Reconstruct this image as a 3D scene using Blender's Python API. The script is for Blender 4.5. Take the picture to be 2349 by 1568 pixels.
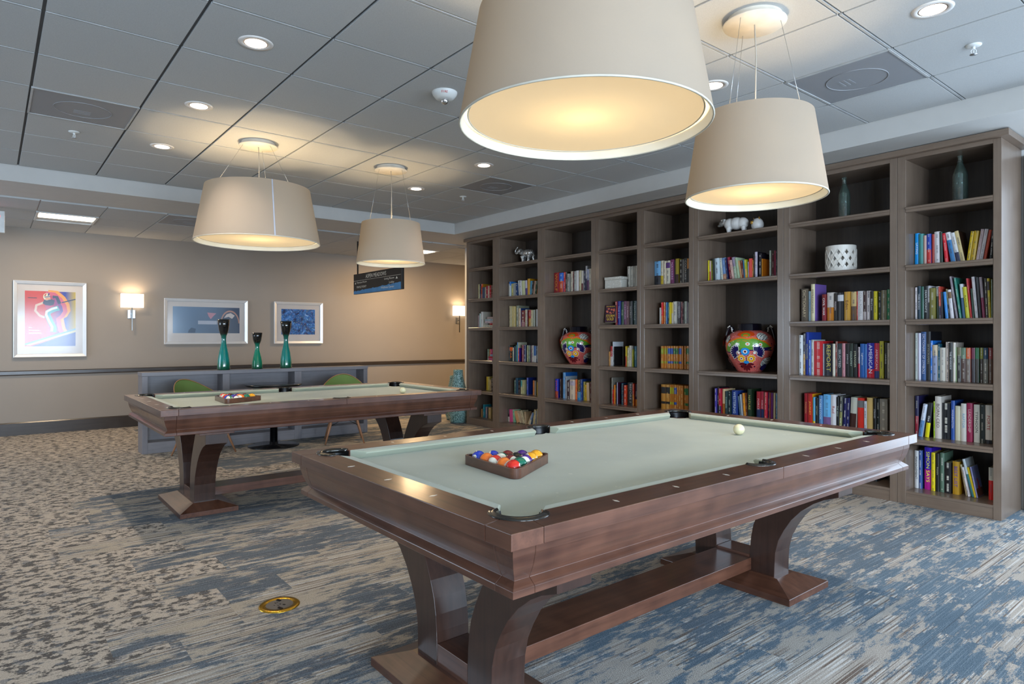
import bpy, bmesh, math, random
from mathutils import Vector, Matrix
PI = math.pi
sc = bpy.context.scene
for o in list(bpy.data.objects): bpy.data.objects.remove(o)
C = sc.collection

# ---------------------------------------------------------------- camera
H = 1.28
cam = bpy.data.objects.new('camera', bpy.data.cameras.new('camera'))
C.objects.link(cam)
cam.location = (0, 0, H)
cam.rotation_euler = (PI/2, 0, math.radians(50.963))
cam.data.sensor_width = 36
cam.data.lens = 36*1478.16/2349
cam.data.shift_y = -11.62/2349
cam.data.clip_start = 0.05
sc.camera = cam

# ---------------------------------------------------------------- world, light, exposure
sc.view_settings.view_transform = 'Standard'
sc.view_settings.look = 'None'
sc.view_settings.gamma = 1
sc.view_settings.use_curve_mapping = False
sc.view_settings.exposure = 0.2
sc.cycles.use_denoising = True
sc.cycles.max_bounces = 6
sc.cycles.diffuse_bounces = 4
sc.cycles.glossy_bounces = 3
sc.cycles.transmission_bounces = 4
sc.cycles.transparent_max_bounces = 6
sc.cycles.sample_clamp_indirect = 4
sc.cycles.caustics_reflective = False
sc.cycles.caustics_refractive = False
w = bpy.data.worlds.new('sky'); sc.world = w; w.use_nodes = True
w.node_tree.nodes['Background'].inputs[0].default_value = (0.62, 0.78, 1, 1)
w.node_tree.nodes['Background'].inputs[1].default_value = 1.2

def area(name, loc, rot, sx, sy, power, col):
    l = bpy.data.lights.new(name, 'AREA'); l.shape = 'RECTANGLE'; l.size = sx; l.size_y = sy
    l.energy = power; l.color = col
    o = bpy.data.objects.new(name, l); C.objects.link(o); o.location = loc; o.rotation_euler = rot
    return o
DAY = (0.66, 0.82, 1.0)
WX = 4.5                      # the window wall stands at x = +4.5, out of the picture to the right
WINS = [(-1.7, 2.3), (1.1, 2.3), (3.9, 2.3)]
for (yy, ww), pw in zip(WINS, (350, 280, 175)):           # daylight falling in through each window
    area('window_daylight', (WX+0.14, yy, 1.3), (0, PI/2, 0), 1.5, ww-0.1, pw, DAY)
area('window_daylight', (0.05, 6.20, 1.35), (-PI/2, 0, 0), 2.4, 2.2, 62, DAY)          # glazed opening past the end of the bookcases
area('window_daylight', (-8.0, -3.93, 1.5), (PI/2, 0, 0), 3.2, 1.9, 85, DAY)

# ---------------------------------------------------------------- node helpers
class N:
    def __init__(s, name):
        s.m = bpy.data.materials.new(name); s.m.use_nodes = True
        s.t = s.m.node_tree; s.b = s.t.nodes['Principled BSDF']; s.out = s.t.nodes['Material Output']
    def n(s, typ, ins=None, **pr):
        x = s.t.nodes.new(typ)
        for k, v in pr.items(): setattr(x, k, v)
        for k, v in (ins or {}).items(): s.set(x.inputs[k], v)
        return x
    def set(s, sock, v):
        if isinstance(v, bpy.types.NodeSocket): s.t.links.new(v, sock)
        elif isinstance(v, (tuple, list)) and sock.type == 'RGBA' and len(v) == 3: sock.default_value = (*v, 1)
        else: sock.default_value = v
    def math(s, op, a, b=0.0, c=None):
        x = s.n('ShaderNodeMath', {0: a, 1: b}, operation=op)
        if c is not None: s.set(x.inputs[2], c)
        return x.outputs[0]
    def mix(s, f, a, b, bt='MIX'):
        x = s.n('ShaderNodeMix', data_type='RGBA', blend_type=bt)
        s.set(x.inputs['Factor'], f); s.set(x.inputs[6], a); s.set(x.inputs[7], b)
        return x.outputs[2]
    def noise(s, vec, scale, detail=2, rough=0.5, dist=0):
        return s.n('ShaderNodeTexNoise', {'Vector': vec, 'Scale': scale, 'Detail': detail, 'Roughness': rough, 'Distortion': dist}).outputs[0]
    def step(s, v, lo, hi):
        x = s.n('ShaderNodeMapRange', {'Value': v, 'From Min': lo, 'From Max': hi}); return x.outputs[0]
    def scl(s, vec, sx, sy, sz):
        return s.n('ShaderNodeMapping', {'Vector': vec, 'Scale': (sx, sy, sz)}).outputs[0]
    def P(s, **k):
        for a, v in k.items(): s.set(s.b.inputs[a.replace('_', ' ')], v)
        return s.m
    def obj(s): return s.n('ShaderNodeTexCoord').outputs['Object']
    def pos(s): return s.n('ShaderNodeNewGeometry').outputs['Position']
    def bump(s, h, st=0.3, d=0.01):
        s.set(s.b.inputs['Normal'], s.n('ShaderNodeBump', {'Height': h, 'Strength': st, 'Distance': d}).outputs[0])
def lin(h):
    h = h.lstrip('#'); r = []
    if len(h) == 3: h = ''.join(q+q for q in h)
    for i in (0, 2, 4):
        c = int(h[i:i+2], 16)/255; r.append(c/12.92 if c < .04045 else ((c+.055)/1.055)**2.4)
    return tuple(r)
_mc = {}
def plain(name, hexcol, rough=0.5, metal=0, coat=0, emit=None, es=0, vary=0.12, sc_=8):
    """a coloured surface with a little procedural unevenness"""
    k = (name, hexcol, rough, metal)
    if k in _mc: return _mc[k]
    n = N(name); c = lin(hexcol) if isinstance(hexcol, str) else hexcol
    f = n.noise(n.obj(), sc_, 3)
    cc = n.mix(n.step(f, .3, .7), tuple(x*(1-vary) for x in c), tuple(min(1, x*(1+vary)) for x in c))
    n.P(Base_Color=cc, Roughness=rough, Metallic=metal, Coat_Weight=coat, Coat_Roughness=0.08)
    if emit is not None: n.P(Emission_Color=emit, Emission_Strength=es)
    _mc[k] = n.m
    return n.m
def wood(name, dark, light, axis, rough=0.35, coat=0.3, blot=0.5):
    n = N(name); o = n.obj()
    s = [14, 14, 14]; s[axis] = 0.8
    g = n.noise(n.scl(o, *s), 3.0, 4, .55, 0)
    s2 = [120, 120, 120]; s2[axis] = 3
    g2 = n.noise(n.scl(o, *s2), 1.0, 2, .5)
    bl = n.noise(n.scl(o, *[1.6 if i == axis else 1.0 for i in range(3)]), 6.0, 2, .5)
    f = n.math('ADD', n.math('MULTIPLY', n.step(g, .3, .7), .5), n.math('MULTIPLY', n.step(bl, .25, .78), blot))
    f = n.math('SUBTRACT', f, n.math('MULTIPLY', n.step(g2, .55, .75), .18))
    n.P(Base_Color=n.mix(f, dark, light), Roughness=n.math('ADD', rough, n.math('MULTIPLY', bl, .12)), Coat_Weight=coat, Coat_Roughness=.15)
    return n.m

# ---------------------------------------------------------------- mesh helpers
class MB:
    """collects shapes into one mesh, local coordinates"""
    def __init__(s): s.v = []; s.f = []; s.mi = []; s.sm = []; s.m = 0
    def add(s, vs, fs, smooth=False):
        b = len(s.v); s.v += [tuple(v) for v in vs]
        for f in fs: s.f.append(tuple(b+i for i in f)); s.mi.append(s.m); s.sm.append(smooth)
        return s
    def box(s, x0, x1, y0, y1, z0, z1, M=None):
        vs = [(x, y, z) for z in (z0, z1) for y in (y0, y1) for x in (x0, x1)]
        if M: vs = [M @ Vector(v) for v in vs]
        return s.add(vs, [(0,2,3,1),(4,5,7,6),(0,1,5,4),(1,3,7,5),(3,2,6,7),(2,0,4,6)])
    def quad(s, a, b, c, d): return s.add([a, b, c, d], [(0,1,2,3)])
    def lathe(s, prof, n=32, M=None, cap=True, smooth=True, a0=0, a1=2*PI):
        full = abs(a1-a0-2*PI) < 1e-6; vs = []; fs = []; m = n if full else n+1
        for r, z in prof:
            for i in range(m):
                a = a0+(a1-a0)*i/n; vs.append((r*math.cos(a), r*math.sin(a), z))
        for j in range(len(prof)-1):
            for i in range(n):
                k = (i+1) % m
                fs.append((j*m+i, j*m+k, (j+1)*m+k, (j+1)*m+i))
        if M: vs = [M @ Vector(v) for v in vs]
        s.add(vs, fs, smooth)
        if cap and full:
            b = len(s.v)-len(vs)
            for j, rev in ((0, True), (len(prof)-1, False)):
                if prof[j][0] > 1e-4:
                    f = [b+j*m+i for i in range(m)]
                    s.f.append(tuple(reversed(f)) if rev else tuple(f)); s.mi.append(s.m); s.sm.append(False)
        return s
    def tube(s, pts, r, n=8, caps=True, closed=False, flat=1.0):
        pts = [Vector(p) for p in pts]; rs = r if isinstance(r, (list, tuple)) else [r]*len(pts)
        vs = []; fs = []; up = Vector((0, 0, 1)); L = len(pts); prev = None
        for i, p in enumerate(pts):
            if closed: t = pts[(i+1) % L]-pts[i-1]
            else: t = pts[min(i+1, L-1)]-pts[max(i-1, 0)]
            t.normalize()
            if prev is None:
                a = up if abs(t.z) < .9 else Vector((1, 0, 0)); x = t.cross(a).normalized()
            else:
                x = (prev-t*prev.dot(t)).normalized()
            prev = x; y = t.cross(x)
            for k in range(n):
                an = 2*PI*k/n; vs.append(p+x*math.cos(an)*rs[i]+y*math.sin(an)*rs[i]*flat)
        seg = L if closed else L-1
        for i in range(seg):
            j = (i+1) % L
            for k in range(n):
                q = (k+1) % n; fs.append((i*n+k, i*n+q, j*n+q, j*n+k))
        if caps and not closed: fs += [tuple(reversed(range(n))), tuple((L-1)*n+k for k in range(n))]
        return s.add(vs, fs, True)
    def prism(s, poly, a, b, axis='y', M=None):
        """closed 2D outline extruded along an axis from a to b"""
        def p3(p, t):
            return {'y': (p[0], t, p[1]), 'z': (p[0], p[1], t), 'x': (t, p[0], p[1])}[axis]
        n = len(poly); vs = [p3(p, a) for p in poly]+[p3(p, b) for p in poly]
        if M: vs = [M @ Vector(v) for v in vs]
        return s.add(vs, [tuple(range(n)), tuple(reversed(range(n, 2*n)))]+[(i, i+n, (i+1) % n+n, (i+1) % n) for i in range(n)])
    def sphere(s, r, c=(0,0,0), n=20, m=12, sx=1, sy=1, sz=1, M=None):
        pr = [(r*math.sin(PI*j/m), -r*math.cos(PI*j/m)) for j in range(m+1)]
        T = Matrix.Translation(c) @ Matrix.Diagonal((sx, sy, sz, 1))
        if M: T = M @ T
        return s.lathe([(max(a, 1e-5), z) for a, z in pr], n, T, cap=False)
    def build(s, name, mats, parent=None, loc=(0,0,0), bevel=0, seg=2, clean=True):
        me = bpy.data.meshes.new(name); me.from_pydata(s.v, [], s.f)
        if not isinstance(mats, (list, tuple)): mats = [mats]
        for m in mats: me.materials.append(m)
        for p, i, sm in zip(me.polygons, s.mi, s.sm): p.material_index = i; p.use_smooth = sm
        if clean:
            bm = bmesh.new(); bm.from_mesh(me); bmesh.ops.remove_doubles(bm, verts=bm.verts, dist=1e-5)
            bmesh.ops.recalc_face_normals(bm, faces=bm.faces); bm.to_mesh(me); bm.free()
        o = bpy.data.objects.new(name, me); C.objects.link(o); o.location = loc
        if parent: o.parent = parent
        if bevel:
            b = o.modifiers.new('bevel', 'BEVEL'); b.width = bevel; b.segments = seg; b.limit_method = 'ANGLE'; b.angle_limit = math.radians(40)
        return o
def thing(name, label, cat, loc=(0,0,0), rz=0, group=None):
    o = bpy.data.objects.new(name, None); C.objects.link(o); o.empty_display_size = .1
    o.location = loc; o.rotation_euler = (0, 0, rz)
    return tag(o, label, cat, group)
def tag(o, label, cat, group=None):
    o['label'] = label; o['category'] = cat
    if group: o['group'] = group
    return o
def struct(o): o['kind'] = 'structure'; return o
def copy_tree(o, parent=None):
    c = o.copy(); C.objects.link(c)
    if parent: c.parent = parent
    for ch in list(o.children): copy_tree(ch, c)
    return c
_tc = {}
def text_data(s):
    """outline of a word as triangles, 1 unit letter height, left bottom at 0"""
    if s not in _tc:
        cu = bpy.data.curves.new('t', 'FONT'); cu.body = s; cu.resolution_u = 2
        o = bpy.data.objects.new('t', cu); C.objects.link(o)
        me = bpy.data.meshes.new_from_object(o)
        vs = [tuple(v.co[:2]) for v in me.vertices]; fs = [tuple(p.vertices) for p in me.polygons]
        bpy.data.objects.remove(o); bpy.data.curves.remove(cu); bpy.data.meshes.remove(me)
        x0 = min(v[0] for v in vs); x1 = max(v[0] for v in vs); y0 = min(v[1] for v in vs); y1 = max(v[1] for v in vs)
        _tc[s] = ([((x-x0), (y-y0)) for x, y in vs], fs, x1-x0, y1-y0)
    return _tc[s]
def add_text(mb, s, org, ex, ey, width=None, height=None):
    """lays the word on a plane: org = left bottom, ex / ey = unit directions"""
    vs, fs, W_, H_ = text_data(s)
    kx = (width/W_) if width else height/H_; ky = (height/H_) if height else kx
    org = Vector(org); ex = Vector(ex); ey = Vector(ey)
    mb.add([org+ex*(x*kx)+ey*(y*ky) for x, y in vs], fs)

# ---------------------------------------------------------------- materials
def carpet():
    n = N('carpet'); p = n.pos(); s = n.n('ShaderNodeSeparateXYZ', {0: p})
    x, y = s.outputs[0], s.outputs[1]
    u = n.math('MULTIPLY', x, -1)
    ci = n.math('FLOOR', n.math('DIVIDE', u, .25))
    cw = n.n('ShaderNodeTexWhiteNoise', {'W': ci}, noise_dimensions='1D').outputs[0]
    cj = n.math('FLOOR', n.math('ADD', y, n.math('MULTIPLY', cw, 1.0)))
    cv = n.n('ShaderNodeCombineXYZ', {0: ci, 1: cj}).outputs[0]
    cell = n.n('ShaderNodeTexWhiteNoise', {'Vector': cv}, noise_dimensions='2D')
    cr = cell.outputs[0]
    # each plank samples the drawing at its own offset
    off = n.n('ShaderNodeVectorMath', {0: p, 1: n.n('ShaderNodeVectorMath', {0: cell.outputs[1], 1: (.55, .8, 0)}, operation='MULTIPLY').outputs[0]}, operation='ADD').outputs[0]
    big = n.noise(n.scl(p, 1.5, .55, 1), 1.3, 3, .6)
    st = n.noise(n.scl(off, 10.5, 2.6, 1), 1.4, 7, .78)
    thr = n.math('ADD', .498, n.math('MULTIPLY', n.math('SUBTRACT', big, .5), -.55))
    thr = n.math('ADD', thr, n.math('MULTIPLY', n.math('SUBTRACT', cr, .5), .07))
    # daylight blue is painted into the planks towards the window side
    f_st = n.step(n.math('SUBTRACT', st, thr), -.03, .035)          # 1 = pale ground
    mot = n.noise(n.scl(p, 24, 14, 1), 1.0, 4, .72)
    f_mo = n.step(mot, .455, .505)
    # mottled planks at the left of the room
    edge = n.math('ADD', .30, n.math('MULTIPLY', cw, .75))
    far = n.math('MULTIPLY', n.step(u, 6.1, 6.2), n.math('ADD', 1.0, n.math('MULTIPLY', cw, .9)))
    zm = n.math('MULTIPLY', n.math('LESS_THAN', y, n.math('ADD', edge, far)), n.math('GREATER_THAN', n.math('ADD', u, n.math('MULTIPLY', cr, .5)), 3.3))
    bl = n.math('SUBTRACT', 1.0, n.step(n.math('ADD', u, n.math('MULTIPLY', cr, 1.2)), 2.3, 3.3))  # weight of the daylight tint painted into window-side planks
    slate = n.mix(n.noise(off, 4, 2), n.mix(bl, (.080, .094, .115), (.075, .132, .185)), n.mix(bl, (.14, .158, .18), (.145, .215, .28)))
    fl = n.n('ShaderNodeTexNoise', {'Vector': n.scl(off, 170, 2.2, 1), 'Scale': 1.0, 'Detail': 2}, noise_dimensions='2D').outputs[0]
    slate = n.mix(n.math('MULTIPLY', n.step(fl, .5, .7), .5), slate, (.30, .38, .44))
    pale = n.mix(n.noise(off, 6, 3), n.mix(bl, (.46, .385, .29), (.43, .39, .34)), n.mix(bl, (.60, .515, .405), (.56, .51, .45)))
    # tuft lines: white and brown yarns running with the planks
    ln = n.n('ShaderNodeTexNoise', {'Vector': n.scl(off, 130, .9, 1), 'Scale': 1.0, 'Detail': 1}, noise_dimensions='2D').outputs[0]
    lm = n.step(n.math('SUBTRACT', n.noise(n.scl(off, 3.5, 1.6, 1), 1.4, 2), n.math('MULTIPLY', bl, .0)), .42, .50)
    pale = n.mix(n.math('MULTIPLY', n.step(ln, .60, .66), lm), pale, (.72, .71, .68))
    pale = n.mix(n.math('MULTIPLY', n.step(n.math('SUBTRACT', 1, ln), .58, .64), lm), pale, (.19, .14, .11))
    c1 = n.mix(f_st, slate, pale)
    c2 = n.mix(f_mo, (.12, .105, .092), (.62, .53, .43))
    c2 = n.mix(n.math('MULTIPLY', n.step(n.noise(n.scl(p, 30, 16, 3), 1.0, 3, .6), .56, .62), .6), c2, (.16, .18, .21))
    col = n.mix(zm, c1, c2)
    seam = n.math('LESS_THAN', n.math('ABSOLUTE', n.math('SUBTRACT', n.math('FRACT', n.math('DIVIDE', u, .25)), .5)), .49)
    loop = n.noise(n.scl(p, 260, 170, 1), 1.0, 2, .6)
    col = n.mix(n.step(loop, .38, .64), n.mix(.30, col, (0, 0, 0)), n.mix(.07, col, (1, 1, 1)))
    col = n.mix(n.math('MULTIPLY', n.math('SUBTRACT', 1, seam), .35), col, (.05, .05, .06))
    n.P(Base_Color=col, Roughness=.95, Specular_IOR_Level=.1)
    n.bump(loop, .5, .004)
    return n.m
def wallpaint(name, c, vary=.03):
    n = N(name); o = n.pos(); f = n.noise(o, 90, 3)
    n.P(Base_Color=n.mix(n.step(n.noise(o, 1.5, 3), .3, .7), tuple(k*(1-vary) for k in c), tuple(k*(1+vary) for k in c)), Roughness=.75)
    n.bump(f, .08, .002); return n.m
M_carpet = carpet()
M_wall = wallpaint('wall_paint', (.345, .30, .255))
M_white = wallpaint('white_paint', (.68, .69, .69))
def tilemat():
    n = N('ceiling_tile'); o = n.pos(); f = n.noise(o, 160, 3, .7)
    n.P(Base_Color=n.mix(n.step(f, .3, .7), (.45, .46, .46), (.52, .53, .53)), Roughness=.9); n.bump(f, .12, .002); return n.m
M_tile = tilemat()
M_grid = plain('grid_metal', 'b4b6b6', .5)
M_gap = plain('grid_recess', '5c5e60', .7)
M_gridw = plain('soffit_white', 'c2c0bc', .6, vary=.02)
M_shelfV = wood('bookcase_wood', (.150, .103, .073), (.222, .163, .120), 2, .34, .45, .3)
M_shelfH = wood('bookcase_wood_level', (.150, .103, .073), (.222, .163, .120), 0, .32, .3, .3)
M_shelfB_shade = wood('bookcase_back_shade', (.034, .024, .018), (.066, .048, .034), 2, .5, .05, .4)  # same finish darkened: interior shade painted into the back panels
M_cabH = wood('cabinet_wood', (.19, .18, .195), (.27, .255, .27), 1, .4, .2, .3)
M_cherY = wood('cherry_long', (.048, .017, .010), (.165, .066, .037), 1, .25, .45, .5)
M_cherX = wood('cherry_cross', (.048, .017, .010), (.165, .066, .037), 0, .25, .45, .5)
M_cherZ_shade = wood('cherry_upright_shade', (.026, .012, .008), (.072, .032, .021), 2, .26, .45, .4)  # cherry darkened for the legs, painting in their unlit side
M_trim = wood('dark_trim', (.030, .022, .018), (.055, .040, .030), 1, .25, .5, .3)
def felt():
    n = N('felt'); p = n.obj(); f = n.noise(p, 500, 2); g = n.noise(p, 3, 3)
    sp = n.step(n.noise(p, 38, 1), .74, .77)
    c = n.mix(n.step(g, .3, .7), (.36, .39, .30), (.415, .445, .345))
    c = n.mix(n.math('MULTIPLY', sp, .35), c, (.6, .6, .45))
    n.P(Base_Color=c, Roughness=.92, Sheen_Weight=.25, Specular_IOR_Level=.2); n.bump(f, .15, .001); return n.m
M_felt = felt()
M_black = plain('black_plastic', '101012', .22, 0, .3)
M_iron = plain('gunmetal', '3a3834', .2, .75, .6)
M_blk = plain('black_metal', '0c0c0e', .35, .3)
M_pearl = plain('sight_inlay', 'd8d0c0', .3)
M_steel = plain('steel', 'b0b2b4', .28, .9)
M_chrome = plain('chrome', 'd8d8da', .1, 1)
M_brass = plain('brass', 'd8a838', .22, .9)
M_cream = plain('page_paper', 'd8cca8', .85)
M_fire = plain('detector_white', 'd8dad8', .45)
M_red = plain('red_ink', 'c01818', .5)
# ---------------------------------------------------------------- setting
ZC, ZS, ZL = 2.87, 2.72, 2.705            # tile ceiling, soffit underside, hallway ceiling
US, VS = 7.545, 5.08                       # soffit faces: x = -US and y = VS
XW = -10.57                                # wall with the pictures
YB = 5.97                                  # wall behind the bookcases
def sbox(name, x0, x1, y0, y1, z0, z1, m): return struct(MB().box(x0, x1, y0, y1, z0, z1).build(name, m))
sbox('floor', XW-.2, WX+.2, -3.8, 10.2, -.1, 0, M_carpet)
sbox('wall_left', XW-.15, XW, -3.8, 10.2, 0, 3.1, M_wall)
mb = MB(); mb.box(-8.57, -1.22, YB, YB+.15, 0, 3.1); mb.box(1.3, WX+.15, YB, YB+.15, 0, 3.1); mb.box(-1.22, 1.3, YB, YB+.15, 2.5, 3.1); mb.box(-1.22, 1.3, YB, YB+.15, 0, .1)
struct(mb.build('wall_back', M_white))
mb = MB()
for xx in (-1.19, .05, 1.27): mb.box(xx-.03, xx+.03, YB+.03, YB+.09, .1, 2.5)
for zz in (.13, 2.47): mb.box(-1.22, 1.3, YB+.03, YB+.09, zz-.03, zz+.03)
struct(mb.build('window_4', M_white))
sbox('wall_hall', -8.57, -8.42, YB+.15, 10.2, 0, 3.1, M_wall)
sbox('wall_hall_end', XW, -8.42, 10.05, 10.2, 0, 3.1, M_wall)
# window wall on the right, behind the camera's shoulder
mb = MB()
ys = [-3.8]
for c_, ww in WINS: ys += [c_-ww/2, c_+ww/2]
ys += [YB]
for i in range(0, len(ys), 2): mb.box(WX, WX+.12, ys[i], ys[i+1], 0, 3.0)
for c_, ww in WINS:
    mb.box(WX, WX+.12, c_-ww/2, c_+ww/2, 0, .50); mb.box(WX, WX+.12, c_-ww/2, c_+ww/2, 2.15, 3.0)
struct(mb.build('wall_right', M_wall))
for i, (c_, ww) in enumerate(WINS):
    m = MB()
    for yy in (c_-ww/2, c_, c_+ww/2): m.box(WX+.02, WX+.08, yy-.03, yy+.03, .50, 2.15)
    for zz in (.50, 2.15): m.box(WX+.02, WX+.08, c_-ww/2, c_+ww/2, zz-.03, zz+.03)
    struct(m.build('window_%d' % (i+1), M_white))
mb = MB(); mb.box(XW, -9.65, -3.95, -3.8, 0, 3.1); mb.box(-6.35, WX+.15, -3.95, -3.8, 0, 3.1); mb.box(-9.65, -6.35, -3.95, -3.8, 0, .5); mb.box(-9.65, -6.35, -3.95, -3.8, 2.5, 3.1)
struct(mb.build('wall_front', M_wall))
mb = MB()
for xx in (-9.65, -8.0, -6.35): mb.box(xx-.03, xx+.03, -3.90, -3.84, .5, 2.5)
for zz in (.5, 2.5): mb.box(-9.65, -6.35, -3.90, -3.84, zz-.03, zz+.03)
struct(mb.build('window_5', M_white))
# ceiling: tegular tiles hanging a little below their grid
GU, GV, GS = 3.887, .8146, .6096
mb = MB(); g = .014
VENTS = [(2, -1), (2, 5), (-4, 5)]
for i in range(-15, 6):
    for j in range(-8, 7):
        if (i, j) in VENTS: continue
        x1 = -(GU+i*GS)-g; x0 = -(GU+(i+1)*GS)+g; y0 = GV+j*GS+.008; y1 = GV+(j+1)*GS-.008
        if x1 > WX: x1 = WX
        if x0 >= x1: continue
        mb.box(x0, x1, y0, y1, ZC, ZC+.012)
tiles = struct(mb.build('ceiling', M_tile, bevel=.0015, seg=1))
mb = MB().box(-US, WX, -3.8, VS, ZC+.012, ZC+.06)
struct(mb.build('trim_5', M_gap)); mb = MB()
for i in range(-14, 7):
    xx = -(GU+i*GS)
    if xx < -US+.02 or xx > WX: continue
    for j in range(-7, 7): mb.box(xx-.0065, xx+.0065, GV+j*GS+.010, min(GV+(j+1)*GS-.010, VS), ZC-.0012, ZC+.011)
struct(mb.build('trim_1', M_grid))                      # the grid the tiles lie in
mb = MB()
mb.box(XW, -US, -3.8, 10.2, ZS, ZC+.06) if False else None
mb.box(-8.35, -US, -3.8, VS, ZS, 3.0); mb.box(-8.35, WX, VS, YB, ZS, 3.0); mb.box(-8.57, -8.35, VS, YB, ZS, 3.0)
struct(mb.build('trim_2', M_gridw))                     # painted soffit around the tile field
LU = [8.35, 9.08, 9.74, 10.57]; LV0, LS = .415, .60
mb = MB(); mb.m = 0
TROF = [(1, 0), (1, 8), (1, 13)]; DV = [(0, 2)]
for a in range(3):
    for k in range(-8, 17):
        if (a, k) in TROF or (a, k) in DV: continue
        if a == 0 and LV0+k*LS > YB-.3: x1 = -8.57
        else: x1 = -LU[a]-.006
        mb.box(-LU[a+1]+.006, x1, LV0+k*LS+.006, LV0+(k+1)*LS-.006, ZL, ZL+.012)
struct(mb.build('ceiling_2', M_tile))
struct(MB().box(XW, -8.35, -3.8, 10.2, ZL+.01, ZL+.06).build('trim_3', M_grid))
# chair rail, baseboards
struct(MB().prism([(XW, .778), (XW+.02, .778), (XW+.024, .79), (XW+.024, .83), (XW+.012, .84), (XW, .84)], -3.6, 10.0, 'y').build('trim_4', M_trim))
mb = MB().prism([(XW, 0), (XW+.018, 0), (XW+.018, .155), (XW+.008, .168), (XW, .168)], -3.6, 10.0, 'y')
struct(mb.build('baseboard_left', M_trim))
struct(MB().box(1.3, WX, YB-.016, YB, 0, .12).build('baseboard_back', M_trim))
struct(MB().box(-8.60, -8.57, YB+.15, 10.0, 0, .168).build('baseboard_hall', M_trim))
d = MB().box(-1.318, -1.20, YB-.03, YB-.001, 0, 2.62).build('door_1', plain('dark_door', '2a2c34', .3), bevel=.004)
struct(d)

# ---------------------------------------------------------------- things on the ceiling
def vent(x0, x1, y0, y1, z, label):
    t = thing('air_vent', label, 'vent', ((x0+x1)/2, (y0+y1)/2, z), 0, 'perforated ceiling vents')
    a, b = (x1-x0)/2, (y1-y0)/2
    n = MB(); n.box(-a, a, -b, b, 0, .004); n.build('perforated_panel', M_perf, t)
    f = MB()
    for s_ in (-1, 1):
        f.box(-a, a, s_*b-.006, s_*b+.006, -.004, .008); f.box(s_*a-.006, s_*a+.006, -b, b, -.004, .008)
    f.build('frame', M_grid, t)
    r = MB(); r.tube([(.17*math.cos(k*PI/20), .17*math.sin(k*PI/20), -.001) for k in range(40)], .0025, 6, closed=True)
    for k in (-1, 0, 1): r.box(-.07+.03*k, -.055+.03*k, -.05, .05, -.0015, 0)
    r.build('duct_collar', plain('vent_mark', '94969a', .5), t)
def perf():
    n = N('perforated_metal'); p = n.obj()
    v = n.n('ShaderNodeTexVoronoi', {'Vector': p, 'Scale': 170.0, 'Randomness': 0.0}).outputs[0]
    n.P(Base_Color=n.mix(n.step(v, .0016, .0026), (.06, .065, .07), (.34, .35, .37)), Roughness=.6, Metallic=.2)
    n.P(Base_Color=n.mix(n.step(v, .25, .45), (.22, .225, .24), (.36, .37, .39))); return n.m
M_perf = perf()
def cell(i, j): return -(GU+(i+1)*GS)+.008, -(GU+i*GS)-.008, GV+j*GS+.008, GV+(j+1)*GS-.008
for (i, j), lb in zip(VENTS, ('square grey perforated ceiling vent at the left, above the large far shade', 'square grey perforated ceiling vent in the middle, near the small far shade', 'square grey perforated ceiling vent above the vase and lantern bookcases at the right')):
    vent(*cell(i, j), ZC, lb)
vent(-LU[1]+.01, -LU[0]-.01, LV0+2*LS+.01, LV0+3*LS-.01, ZL, 'dark vent in the lower hallway ceiling right of the lit panel')
M_bulb = plain('lamp_glow', 'ffe9d8', .5, emit=(1, .83, .68), es=5)
M_can = plain('can_reflector', 'e8d8cc', .18, .85)
M_ring = plain('can_ring', 'e4e0dc', .4)
CANS = [(-.5, .5, 'recessed ceiling downlight nearest the camera at the upper left'), (1.5, .5, 'recessed ceiling downlight in the middle of the left row'),
        (3.5, .5, 'recessed ceiling downlight farthest back in the left row'), (3.5, 4.5, 'small recessed ceiling downlight farthest back, above the small far shade'),
        (1.5, 4.5, 'recessed ceiling downlight in the tile just before the middle vent'), (-2.5, 4.5, 'recessed ceiling downlight between the large near shade and the right shade'),
        (-4.5, 4.5, 'recessed ceiling downlight at the upper right corner')]
for k, (i, j, lb) in enumerate(CANS):
    t = thing('recessed_light', lb, 'ceiling light', (-(GU+i*GS), GV+j*GS, ZC), 0, 'recessed ceiling downlights')
    if k == 0:
        proto = t
        MB().lathe([(.062, -.0015), (.064, -.004), (.088, -.004), (.090, 0)], 32, cap=False).build('trim_ring', M_ring, t)
        MB().lathe([(.064, -.003), (.058, -.0035), (.040, -.002), (.0, -.001)], 32, cap=False).build('reflector', M_can, t)
        MB().lathe([(.0, -.0045), (.056, -.0045), (.0575, -.003)], 24, cap=False).build('lamp', M_bulb, t)
    else:
        for ch in proto.children: copy_tree(ch, t)
    l = bpy.data.lights.new('downlight_beam', 'SPOT'); l.energy = 25; l.color = (1, .84, .68); l.spot_size = 1.9; l.spot_blend = .8; l.shadow_soft_size = .05
    lo = bpy.data.objects.new('downlight_beam', l); C.objects.link(lo); lo.parent = t; lo.location = (0, 0, -.02)
SPR = [(3.5, -.5, 'white sprinkler head at the left, behind the left vent'), (3.5, 5.5, 'white sprinkler head in the middle, just behind the middle vent'), (-4.5, 5.5, 'white sprinkler head at the upper right, beyond the corner downlight')]
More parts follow.
